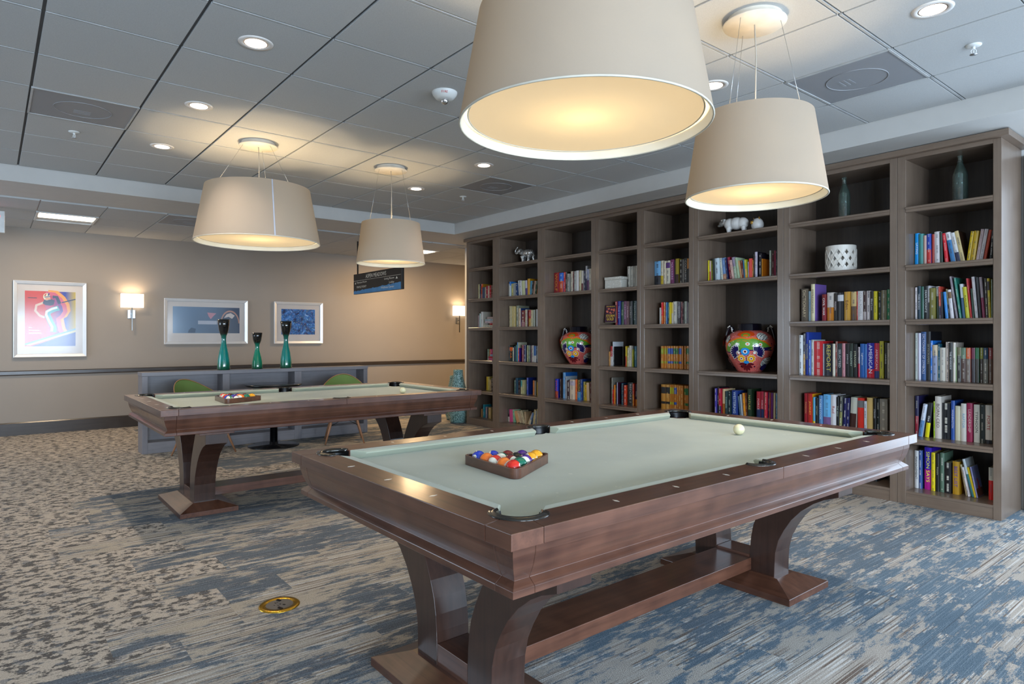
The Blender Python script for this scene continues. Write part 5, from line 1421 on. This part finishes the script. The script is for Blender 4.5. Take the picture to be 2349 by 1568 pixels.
def painted_vase(x, y, z, face, label):
    t = thing('painted_vase', label, 'vase', (x, y, z), 0, 'colourful painted round vases')
    m = MB(); m.m = 0
    fine = [VP[0]]; import bisect
    for k in range(0, 41): zz = .395*k/40; fine.append((vr(max(zz, 1e-4)) if k else .110, zz))
    m.lathe(fine, 64, cap=False); lvl = [0]
    def patch(mi, pts):
        lvl[0] += 1; e = .0010+.0004*lvl[0]; m.m = mi
        cx_ = sum(p[0] for p in pts)/len(pts); cz_ = sum(p[1] for p in pts)/len(pts); R = 5; vs = []; n = len(pts)
        for j in range(R+1):
            s_ = j/R
            for p in pts:
                a = cx_+(p[0]-cx_)*s_; zz = min(.392, max(.004, cz_+(p[1]-cz_)*s_)); r = vr(zz)+e; A = face+a/.2
                vs.append((r*math.cos(A), r*math.sin(A), zz))
        fs = [(j*n+i, j*n+(i+1) % n, (j+1)*n+(i+1) % n, (j+1)*n+i) for j in range(R) for i in range(n)]
        m.add(vs, fs, True)
    def band(mi, T, L):
        def fine_(P): return [(a[0]+(b[0]-a[0])*k/4, a[1]+(b[1]-a[1])*k/4) for a, b in zip(P, P[1:]) for k in range(4)]+[P[-1]]
        T = fine_(T); L = fine_(L)
        lvl[0] += 1; e = .0010+.0004*lvl[0]; m.m = mi; vs = []; n = len(T); R = 8
        for j in range(R+1):
            for (xt, zt_), (xl, zl) in zip(T, L):
                x_ = xt+(xl-xt)*j/R; z_ = zt_+(zl-zt_)*j/R; r = vr(z_)+e; A = face+x_/.2; vs.append((r*math.cos(A), r*math.sin(A), z_))
        m.add(vs, [(j*n+i, j*n+i+1, (j+1)*n+i+1, (j+1)*n+i) for j in range(R) for i in range(n-1)], True)
    def ell(mi, cx_, cz_, a, b, rot=0, n=20):
        c_, s_ = math.cos(rot), math.sin(rot); patch(mi, [(cx_+a*math.cos(q)*c_-b*math.sin(q)*s_, cz_+a*math.cos(q)*s_+b*math.sin(q)*c_) for q in [2*PI*i/n for i in range(n)]])
    def petals(mi, cx_, cz_, n, r, l, wd, a0=0, a1=2*PI, cl=None):
        for i in range(n):
            q = a0+(a1-a0)*(i+.5)/n; ell(mi, cx_+r*math.cos(q), cz_+r*math.sin(q), l, wd, q, 12); lvl[0] -= 1
        lvl[0] += 1
    for rep in (0, .628):      # the drawing repeats round the pot
        o = rep
        T = [(-.24, .212), (-.215, .262), (-.18, .295), (-.13, .314), (-.09, .328), (-.05, .333), (0, .322), (.04, .333), (.08, .325), (.12, .310), (.16, .290), (.20, .262), (.235, .228)]
        L_ = [(-.24, .196), (-.21, .190), (-.175, .188), (-.13, .192), (-.09, .200), (-.05, .206), (0, .210), (.04, .212), (.08, .214), (.12, .214), (.16, .214), (.20, .214), (.235, .214)]
        band(2, [(o+x, z) for x, z in T], [(o+x, z) for x, z in L_]); band(1, [(o+x*.95, z-.014) for x, z in T], [(o+x*.95, z+.003) for x, z in L_])
        band(3, [(o+x, z+.002) for x, z in L_], [(o+x, z-.008) for x, z in L_])
        ell(3, o+.14, .222, .085, .012, .16)
        for q in (-.17, -.09, .0, .10): ell(6, o+q, .268-.02*abs(q)*3, .018, .016); ell(2, o+q, .268-.02*abs(q)*3, .008, .007)
        ell(9, o-.02, .362, .085, .030); ell(1, o-.02, .352, .042, .018); ell(2, o-.02, .350, .026, .011)
        ell(7, o+.13, .338, .055, .036); ell(7, o+.21, .090, .075, .055); ell(7, o-.20, .315, .03, .035)
        ell(9, o+.30, .30, .035, .055)
        for sx in (-.075, .055):
            ell(6, o+sx, .185, .012, .012)
            petals(6, o+sx, .180, 8, .054, .036, .014, (-.5 if sx > 0 else 1.6), (1.7 if sx > 0 else PI+.8))
            petals(3, o+sx, .180, 8, .052, .030, .010, (-.5 if sx > 0 else 1.6), (1.7 if sx > 0 else PI+.8))
        ell(4, o-.02, .196, .036, .036); ell(6, o-.02, .196, .018, .018); ell(8, o-.02, .196, .010, .010)
        for sx in (-.058, .030): petals(6, o+sx, .130, 8, .022, .019, .014); petals(5, o+sx, .130, 8, .022, .016, .011); ell(6, o+sx, .130, .014, .014); ell(8, o+sx, .130, .007, .007)
        petals(8, o-.015, .085, 7, .048, .030, .010, -PI-.1, .1)
        ell(4, o-.015, .095, .026, .014); ell(3, o+.20, .045, .05, .03)
    m.build('vase_body', VM, t, clean=False)
    MB().lathe([(.120, .390), (.112, .400), (.110, .455), (.104, .462), (.098, .455), (.100, .40), (.09, .36)], 48, cap=False).build('vase_neck', VM[10], t)
    for s in (-1, 1):
        A = face+s*1.15*PI/2*.93; ex = Vector((math.cos(A), math.sin(A), 0))
        pts = [ex*r+Vector((0, 0, z_)) for r, z_ in ((.155, .375), (.160, .415), (.178, .432), (.198, .415), (.212, .36), (.226, .30), (.228, .25))]
        MB().tube(pts, [.014, .016, .017, .017, .016, .014, .006], 10).build('vase_handle', VM[10], t)
        MB().tube([p+ex*.006+Vector((math.sin(A)*s*.008, -math.cos(A)*s*.008, .008)) for p in pts[:4]], .008, 8).build('handle_stripe', VM[6], t)
painted_vase(-3.395, VF+.248, SZ[4]+.001, math.radians(-64), 'large painted vase with green band and blue flower, on the nearer vase bookcase')
painted_vase(-5.725, VF+.248, SZ[4]+.001, math.radians(-64), 'painted vase on the farther bookcase, partly hidden by its right side panel')
# white glittering box
def glit():
    n = N('textured_white'); p = n.obj(); f = n.noise(p, 60, 2); n.P(Base_Color=n.mix(n.step(f, .55, .7), (.60, .57, .50), (.85, .83, .76)), Roughness=.4); n.bump(f, .4, .004); return n.m
M_gl = glit()
t = thing('storage_box', 'low white textured box left of the white volumes', 'box', (-4.975, VF+.097, SZ[2]+.001), 0)
MB().box(-.122, .122, -.052, .052, 0, .10).build('box_body', M_gl, t, bevel=.003); MB().box(-.126, .126, -.056, .056, .101, .132).build('box_lid', M_gl, t, bevel=.003)
# ---------------------------------------------------------------- low cabinet, its vases, cafe table and chairs
CU0, CU1, CV0, CV1, CH = -8.23, -7.98, 1.29, 3.961, .89
M_cab = wood('cabinet_upright', (.17, .16, .175), (.25, .235, .25), 2, .4, .2, .3)
t = thing('low_cabinet', 'low grey open cabinet divider with three bays behind the far pool table', 'cabinet', ((CU0+CU1)/2, (CV0+CV1)/2, 0))
cx_, cy_ = t.location.x, t.location.y
def cb(m, x0, x1, y0, y1, z0, z1): m.box(x0-cx_, x1-cx_, y0-cy_, y1-cy_, z0, z1)
for a, b in ((CV0, 1.344), (2.118, 2.195), (2.968, 3.057), (3.906, CV1)):
    m = MB(); cb(m, CU0, CU1, a, b, 0, CH-.042); m.build('upright', M_cab, t, bevel=.002)
m = MB(); cb(m, CU0-.005, CU1+.004, CV0-.004, CV1+.004, CH-.041, CH); m.build('top_board', M_cabH, t, bevel=.002)
m = MB(); cb(m, CU0, CU0+.02, CV0+.02, CV1-.02, .02, CH-.042); m.build('back_panel', M_cabH, t)
for a, b in ((1.344, 2.118), (2.195, 2.968), (3.057, 3.906)):
    m = MB(); cb(m, CU0+.02, CU1-.004, a, b, .09, .12); cb(m, CU1-.03, CU1-.004, a, b, 0, .09); m.build('bottom_shelf', M_cabH, t, bevel=.0015, seg=1)
def tvase(y, h, r, label):
    k = h/.595; q = r/.0725
    prof = [(0, 0), (.070, 0), (.0725, .01), (.072, .05), (.066, .12), (.054, .20), (.040, .265), (.030, .315), (.0265, .36), (.030, .40), (.042, .43), (.054, .47), (.063, .53), (.070, .595), (.066, .597), (.058, .54), (.046, .46), (.0, .44)]
    o = MB().lathe([(a*q, b*k) for a, b in prof], 40, cap=False).build('tall_vase', glaze('vase_glaze', [(0, '0a4a34'), (.055, '0c6a50'), (.12, '0a8a80'), (.30, '0c8278'), (.40, '0a5a4c'), (.43, '121414')] if h > .5 else [(0, '0a4a34'), (.08, '12805c'), (.22, '149070'), (.30, '0c6a54'), (.33, '121414')], .1, .8, .03))
    o.location = (-8.10, y, CH+.001); tag(o, label, 'vase', 'hourglass vases on the low cabinet'); return o
tvase(2.16, .595, .072, 'tall teal and black hourglass vase, leftmost of three on the cabinet')
tvase(2.548, .44, .064, 'shorter green and black hourglass vase in the middle of the cabinet')
tvase(2.901, .585, .071, 'tall teal and black hourglass vase, rightmost of three on the cabinet')
t = thing('cafe_table', 'round black cafe table between the green chairs behind the far pool table', 'table', (-7.66, 2.60, 0))
MB().lathe([(0, 0), (.285, 0), (.287, .006), (.28, .012), (.05, .022), (.048, .05), (0, .05)], 48, cap=False).build('base', M_black, t)
MB().lathe([(.042, .02), (.042, .69), (.06, .695)], 24).build('post', M_blk, t)
MB().lathe([(0, .70), (.29, .70), (.315, .715), (.315, .725), (.30, .728), (0, .728)], 56, cap=False).build('tabletop', M_black, t)
M_green = plain('green_fabric', '6f8a48', .8, vary=.05); M_tan = plain('shell_edge', 'b8885a', .5); M_leg = wood('dowel_leg', (.30, .14, .07), (.48, .25, .13), 2, .4, .1, .3)
def chair(x, y, rz, label):
    t = thing('shell_chair', label, 'chair', (x, y, 0), rz, 'green shell chairs at the cafe table')
    def shell(grow):
        vs = []; fs = []; NA, NR = 40, 12
        for j in range(NR+1):
            q = j/NR
            for i in range(NA):
                a = 2*PI*i/NA; c = math.cos(a)                       # a = 0 is the back (-y)
                if c > 0: rim = .615+.195*max(0, c)**1.5*1.0
                else: rim = .44+.18*(1-abs(c))**.7*1.0
                rx, ry = .285+grow, .275+grow
                r = q**.75; z0 = .425
                z = z0+(rim-z0)*max(0, (q-.35)/.65)**1.5
                lean = .05*max(0, c)*q*q
                vs.append((rx*r*math.sin(a)*(1-.08*max(0, c)*q), -(ry*r*c)-lean, z-grow*.8*(1-q)))
        for j in range(NR):
            for i in range(NA):
                k = (i+1) % NA; fs.append((j*NA+i, j*NA+k, (j+1)*NA+k, (j+1)*NA+i))
        return vs, fs, NA, NR
    vs, fs, NA, NR = shell(0)
    m = MB(); m.add(vs, fs, True); o = m.build('seat_shell', M_green, t)
    s = o.modifiers.new('solid', 'SOLIDIFY'); s.thickness = .012; s.offset = 0; o.modifiers.new('sub', 'SUBSURF').render_levels = 1
    rim = [vs[NR*NA+i] for i in range(NA)]
    MB().tube(rim, .0045, 6, closed=True).build('shell_edge', M_tan, t)
    for sx in (-1, 1):
        for sy in (-1, 1):
            MB().tube([(sx*.12, sy*.11, .40), (sx*.165, sy*.16, .22), (sx*.225, sy*.225, .005)], [.011, .014, .0085], 10).build('leg', M_leg, t)
    m = MB()
    for sx, sy, tx, ty in ((-1, -1, 1, -1), (1, -1, 1, 1), (1, 1, -1, 1), (-1, 1, -1, -1)):
        m.tube([(sx*.17, sy*.165, .21), (tx*.125, ty*.12, .37)], .0035, 5); m.tube([(tx*.17, ty*.165, .21), (sx*.125, sy*.12, .37)], .0035, 5)
    for s_ in (-1, 1): m.tube([(s_*.13, -.12, .385), (s_*.13, .12, .385)], .005, 6); m.tube([(-.13, s_*.12, .385), (.13, s_*.12, .385)], .005, 6)
    m.build('wire_brace', M_blk, t); return t
chair(-7.58, 1.82, math.radians(-62), 'green shell chair with wooden legs left of the cafe table')
chair(-7.42, 3.37, math.radians(-112), 'green shell chair with wooden legs right of the cafe table')
# floor vases beside the bookcases
def vmat():
    n = N('textured_teal'); p = n.obj(); v = n.n('ShaderNodeTexVoronoi', {'Vector': n.scl(p, 1, 1, 1.6), 'Scale': 45.0}, feature='DISTANCE_TO_EDGE').outputs[0]
    n.P(Base_Color=n.mix(n.step(v, .06, .16), lin('20504c'), lin('9fc4c0')), Roughness=.35, Coat_Weight=.3); n.bump(v, .4, .006); return n.m
M_fv = vmat()
pr = [(0, 0), (.115, 0), (.125, .02), (.150, .12), (.163, .22), (.160, .32), (.140, .43), (.112, .54), (.088, .64), (.074, .72), (.072, .785), (.064, .79), (.062, .72), (0, .68)]
o = MB().lathe(pr, 48, cap=False).build('floor_vase', M_fv); o.location = (-8.03, 5.47, 0); tag(o, 'tall pale teal textured floor vase beside the leftmost bookcase', 'vase', 'floor vases')
o = MB().lathe([(r*.95, z*.86) for r, z in pr], 48, cap=False).build('floor_vase', M_fv); o.location = (-8.36, 5.62, 0); tag(o, 'shorter floor vase showing just behind the tall teal one', 'vase', 'floor vases')

# ---------------------------------------------------------------- floor outlet
t = thing('floor_outlet', 'round brass ringed electrical outlet box in the carpet', 'floor outlet', (-3.091, 1.076, 0), math.radians(20))
MB().lathe([(.062, .003), (.064, .0055), (.088, .0055), (.094, .001), (.094, 0)], 56, cap=False).build('brass_ring', M_brass, t)
MB().lathe([(0, .003), (.063, .003)], 48, cap=False, smooth=False).build('cover_plate', plain('outlet_plate', '6e665e', .45), t)
m = MB()
for x, y, w_, h_ in ((-.03, .0, .010, .004), (-.03, .012, .010, .004), (.0, .005, .006, .006), (.005, -.012, .008, .004), (.02, .01, .014, .010), (.028, -.02, .018, .006), (-.012, -.02, .006, .005)):
    m.box(x-w_/2, x+w_/2, y-h_/2, y+h_/2, .0028, .0036)
m.build('socket_slots', M_blk, t)
m = MB()
for s in (1, -1): m.box(s*.040-.012, s*.040+.012, -.028*s-.006, -.028*s+.006, .003, .0065)
m.build('latch', M_iron, t)

# ---------------------------------------------------------------- wall lamps
def sh_em():
    n = N('sconce_shade'); p = n.obj(); f = n.noise(n.scl(p, 1, 1, 3), 120, 2)
    n.P(Base_Color=(.9, .86, .78), Roughness=.9, Emission_Color=(1, .84, .64), Emission_Strength=1.9); return n.m
M_sc = sh_em()
def sconce(y, label):
    t = thing('wall_sconce', label, 'wall lamp', (XW, y, 0), 0, 'wall lamps with box shades')
    m = MB(); m.box(.03, .115, -.137, .137, 1.697, 1.703); 
    for a in (-.137, .134): m.box(.03, .115, a, a+.003, 1.697, 1.89)
    m.box(.112, .115, -.137, .137, 1.697, 1.89); m.box(.03, .033, -.137, .137, 1.697, 1.89)
    m.build('lamp_shade', M_sc, t)
    MB().box(0, .012, -.048, .048, 1.545, 1.665).build('back_plate', M_steel, t, bevel=.002)
    m = MB(); m.box(.055, .067, -.007, .007, 1.37, 1.70); m.box(.01, .06, -.006, .006, 1.60, 1.612); m.build('arm', M_iron, t, bevel=.001)
    l = bpy.data.lights.new('sconce_bulb', 'POINT'); l.energy = 5; l.color = (1, .74, .48); l.shadow_soft_size = .04
    lo = bpy.data.objects.new('sconce_bulb', l); C.objects.link(lo); lo.parent = t; lo.location = (.075, 0, 1.80)
    return t
sconce(1.573, 'wall lamp with glowing box shade between the skier poster and the wide picture')
sconce(7.19, 'wall lamp with glowing box shade just left of the bookcases')

# ---------------------------------------------------------------- framed pictures
M_frame = plain('silver_frame', 'f0f3f6', .42, .6, vary=.03); M_mat = plain('picture_mat', 'dcd4ce', .8, vary=.02)
def glassm():
    n = N('picture_glass'); fr = n.n('ShaderNodeFresnel', {'IOR': 1.5}).outputs[0]; g = n.n('ShaderNodeBsdfGlossy', {'Color': (1, 1, 1), 'Roughness': .12}); tr = n.n('ShaderNodeBsdfTransparent')
    mx = n.n('ShaderNodeMixShader', {0: n.math('MULTIPLY', fr, .45)}); L = n.t.links.new; L(tr.outputs[0], mx.inputs[1]); L(g.outputs[0], mx.inputs[2]); L(mx.outputs[0], n.out.inputs[0]); return n.m
M_glass = glassm()
def picture(y0, y1, z0, z1, iy0, iy1, iz0, iz1, name, label, cat, pm):
    t = thing(name, label, cat, (XW, (y0+y1)/2, (z0+z1)/2), 0, 'framed pictures on the left wall')
    a, b = (y1-y0)/2, (z1-z0)/2; yc, zc = t.location.y, t.location.z; f = .042
    sec = [(.0, 0), (.034, 0), (.036, .004), (.024, f-.004), (.020, f), (.004, f)]   # (out from wall, in from edge)
    m = MB(); rings = []
    for (d, e) in sec: rings.append([(d, -a+e, -b+e), (d, a-e, -b+e), (d, a-e, b-e), (d, -a+e, b-e)])
    vs = [p for r in rings for p in r]; k = len(sec)
    fs = [(((j % k)*4+i), ((j % k)*4+(i+1) % 4), (((j+1) % k)*4+(i+1) % 4), (((j+1) % k)*4+i)) for j in range(k) for i in range(4)]
    m.add(vs, fs); m.build('frame', M_frame, t)
    MB().box(.002, .008, -a+f-.004, a-f+.004, -b+f-.004, b-f+.004).build('mat_board', M_mat, t)
    p = MB().box(.008, .0095, iy0-yc, iy1-yc, iz0-zc, iz1-zc).build('print', pm, t)
    MB().box(.016, .018, -a+f-.002, a-f+.002, -b+f-.002, b-f+.002).build('glass', M_glass, t)
    return t
def pmat1():
    n = N('poster_ground'); s = n.n('ShaderNodeSeparateXYZ', {0: n.obj()}); y, z = s.outputs[1], s.outputs[2]
    c = n.mix(n.step(y, -.05, .14), lin('d8382c'), lin('1c3aa8')); c = n.mix(n.step(y, .16, .27), c, lin('c8b040'))
    n.P(Base_Color=c, Roughness=.5); return n.m
PM = (XW, .636, 1.515)
t1 = picture(.238, 1.034, 1.013, 2.017, .359, .910, 1.157, 1.887, 'framed_poster', 'large silver framed red and blue skier poster at the far left', 'picture', pmat1())
def art(parent, mi_col, shapes, lvl, name):
    """flat printed shapes; coordinates are fractions of the print"""
    m = MB()
    for pts in shapes: m.add([(.0096+lvl*.0003, -.277+.551*x, -.358+.730*y) for x, y in pts], [tuple(range(len(pts)))])
    return m.build(name, plain('print_'+mi_col, mi_col, .5, vary=0), parent, clean=False)
def thick(pts, w):
    P = [Vector((p[0], p[1]*1.32)) for p in pts]; L = []; R = []
    for i, p in enumerate(P):
        d = (P[min(i+1, len(P)-1)]-P[max(i-1, 0)]).normalized(); n_ = Vector((-d.y, d.x))*w/2
        L.append(p+n_); R.append(p-n_)
    return [[(a.x, a.y/1.32), (b.x, b.y/1.32), (c.x, c.y/1.32), (d.x, d.y/1.32)] for a, b, c, d in zip(L, L[1:], R[1:], R)]
prt = [c for c in t1.children if c.name.startswith('print')][0]
back = [(.45, .98), (.62, .97), (.74, .88), (.82, .76), (.84, .66), (.78, .57), (.70, .52), (.72, .40), (.74, .32), (.78, .26)]
leg = [(.66, .70), (.55, .67), (.45, .62), (.44, .56), (.50, .44), (.56, .34), (.55, .26)]
art(prt, 'f0a040', thick(back, .12), 1, 'print_outline'); art(prt, 'd85a78', thick([(x-.05, y-.02) for x, y in back], .09), 2, 'print_outline')
art(prt, 'e8c8b0', thick([(.38, .80), (.22, .74), (.20, .64), (.28, .56), (.38, .52)], .05), 1, 'print_outline')
art(prt, '2a3c60', [[(.34, .78), (.44, .72), (.56, .76), (.58, .84), (.50, .86), (.38, .86)]]+thick([(.54, .90), (.62, .90), (.68, .78)], .07)+thick([(.72, .80), (1.0, .87)], .025), 3, 'print_body')
art(prt, 'c84878', [[(.38, .75), (.58, .73), (.66, .76), (.58, .66), (.42, .66)]], 4, 'print_arm')
art(prt, '58b0b8', thick(leg, .12), 5, 'print_leg'); art(prt, 'f0f0ec', thick([(x-.03, y+.01) for x, y in leg], .05), 6, 'print_leg')
art(prt, 'e8e0c0', [[(.42+.07*math.cos(q), .90+.065*math.sin(q)) for q in [i*PI/8 for i in range(16)]]], 4, 'print_head')
art(prt, 'e0a080', [[(.39, .84), (.50, .85), (.49, .89), (.40, .88)]], 5, 'print_face'); art(prt, '203880', [[(.38, .885), (.49, .90), (.49, .915), (.38, .90)], [(.44, .92), (.47, .92), (.48, .965), (.45, .965)]], 6, 'print_goggles')
art(prt, 'd03828', [[(.37, .91), (.40, .91), (.42, .96), (.39, .95)]], 6, 'print_stripe')
art(prt, '6aa8c8', [[(0, .02), (1, .30), (1, .33), (0, .05)]], 7, 'print_ski'); art(prt, 'd8d0a0', [[(.1, .015), (1, .26), (1, .30), (0, .02)]], 3, 'print_snow'); art(prt, '2848a0', [[(.12, 0), (1, 0), (1, .26)]], 2, 'print_slope')
m = MB()
for k, (z, w_) in enumerate(((.33, .06), (.28, .20), (.23, .24))): m.box(.0105, .0108, -.235, -.235+w_*.55, -.358+.73*z, -.358+.73*z+.012)
m.build('print_lines', plain('print_pale', 'f0e0e4', .5, vary=0), prt)
MB().box(.0105, .0108, -.245, -.150, .275, .285).build('print_lines', plain('print_dark', '3a1c30', .5, vary=0), prt)
def pmat2():
    n = N('wide_print'); s = n.n('ShaderNodeSeparateXYZ', {0: n.obj()}); y, z = s.outputs[1], s.outputs[2]; f = n.noise(n.scl(n.obj(), 1, 1, 1), 3, 3)
    c = n.mix(n.step(n.math('ADD', y, n.math('MULTIPLY', f, .3)), -.3, .6), lin('7898b8'), lin('3c4c66')); n.P(Base_Color=c, Roughness=.5); return n.m
t2 = picture(1.989, 3.170, 1.172, 1.852, 2.105, 3.051, 1.337, 1.734, 'framed_picture', 'wide silver framed blue-grey picture behind the leftmost tall vase', 'picture', pmat2())
p2 = [c for c in t2.children if c.name.startswith('print')][0]
def poly2(nm, colr, pts, l): MB().add([(.0096+l*.0004, y, z) for y, z in pts], [tuple(range(len(pts)))]).build(nm, plain('print_'+colr, colr, .5, vary=0), p2, clean=False)
poly2('print_arch', 'c09080', [(.33+.14*math.cos(a), -.02+.20*math.sin(a)) for a in [i*PI/14 for i in range(15)]], 1)
poly2('print_arch', '4a5a70', [(.33+.125*math.cos(a), -.03+.185*math.sin(a)) for a in [i*PI/14 for i in range(15)]]+[(.20, -.175), (.45, -.175)], 2)
poly2('print_peak', 'd8cdc8', [(.24, .06), (.28, .12), (.34, .14), (.40, .10), (.36, .05), (.31, .08)], 3)
poly2('print_mark', 'c890a0', [(.0, .14), (.13, .13), (.09, .09), (.05, .04), (.02, .08)], 1)
poly2('print_band', 'b8c0d0', [(-.13, -.04), (.14, -.04), (.14, .015), (-.13, .015)], 1)
poly2('print_shadow', '48607a', [(-.27, -.17), (-.17, -.17), (-.16, -.11), (-.22, -.09), (-.26, -.13)], 1)
def pmat3():
    n = N('blue_print'); p = n.obj(); v = n.n('ShaderNodeTexVoronoi', {'Vector': p, 'Scale': 42.0}); f = n.noise(p, 9, 4, .7, 1.2)
    c = n.mix(n.step(f, .38, .62), lin('0a1448'), lin('3a8ae0')); c = n.mix(n.step(f, .60, .72), c, lin('b8dcf0'))
    sp = n.math('LESS_THAN', v.outputs[0], .26); c = n.mix(n.math('MULTIPLY', sp, .55), c, n.mix(.35, v.outputs[1], (.7, .6, .4))); n.P(Base_Color=c, Roughness=.5); return n.m
picture(3.587, 4.404, 1.171, 1.856, 3.707, 4.274, 1.320, 1.739, 'framed_picture', 'smaller silver framed deep blue speckled picture behind the rightmost vase', 'picture', pmat3())

# ---------------------------------------------------------------- hanging directory sign
SV, SX0, SX1 = 4.25, -9.02, -7.56
t = thing('directory_sign', 'dark hanging directory sign reading ASPEN MEADOWS under the small far shade', 'sign', ((SX0+SX1)/2, SV, 2.065))
a = (SX1-SX0)/2; b = .150
MB().box(-a, a, 0, .035, -b, b).build('sign_panel', plain('sign_dark', '2a2420', .35), t, bevel=.002)
m = MB(); random.seed(8); k = 30; pts = [(-a+.004, -b+.004)]
top = [(-a+.004+(2*a-.03)*i/k, -b+.045+.055*i/k+random.uniform(-.008, .008)) for i in range(k+1)]
m.add([(x, -.0006, z) for x, z in [(-a+.004, -b+.004), (a-.026, -b+.004)]+list(reversed(top))], [tuple(range(k+3))])
m.build('sign_mountains', plain('sign_blue', '4a86b8', .4), t, clean=False)
m = MB(); E1, E2 = (1, 0, 0), (0, 0, 1); y = -.0010
add_text(m, 'ASPEN MEADOWS', (-.33, y, .070), E1, E2, width=.62, height=.055)
add_text(m, 'Olympus Room', (-a+.11, y, .000), E1, E2, width=.32, height=.034); add_text(m, 'MAPLE POINT', (-a+.11, y, -.062), E1, E2, width=.31, height=.030)
add_text(m, 'Living Room', (.24, y, -.002), E1, E2, width=.28, height=.036); add_text(m, 'Lobby', (.38, y, -.058), E1, E2, width=.14, height=.036); add_text(m, 'Wellness Center', (.14, y, -.112), E1, E2, width=.38, height=.030)
m.add([(-a+.045, y, .0), (-a+.085, y, .0), (-a+.065, y, .032)], [(0, 1, 2)]); m.add([(.56, y, .0), (.62, y, .0), (.59, y, .034)], [(0, 1, 2)])
m.box(-a, a-.03, -.0012, -.0002, .047, .050)
m.build('sign_lettering', plain('sign_ink', 'e8e0d0', .5, vary=0), t, clean=False)
for s in (-1, 1): MB().box(s*a*.86-.008, s*a*.86+.008, .01, .026, b, ZL-2.065).build('hanger_post', M_blk, t)
# smooth the pool table bevels a little
bpy.context.view_layer.update()
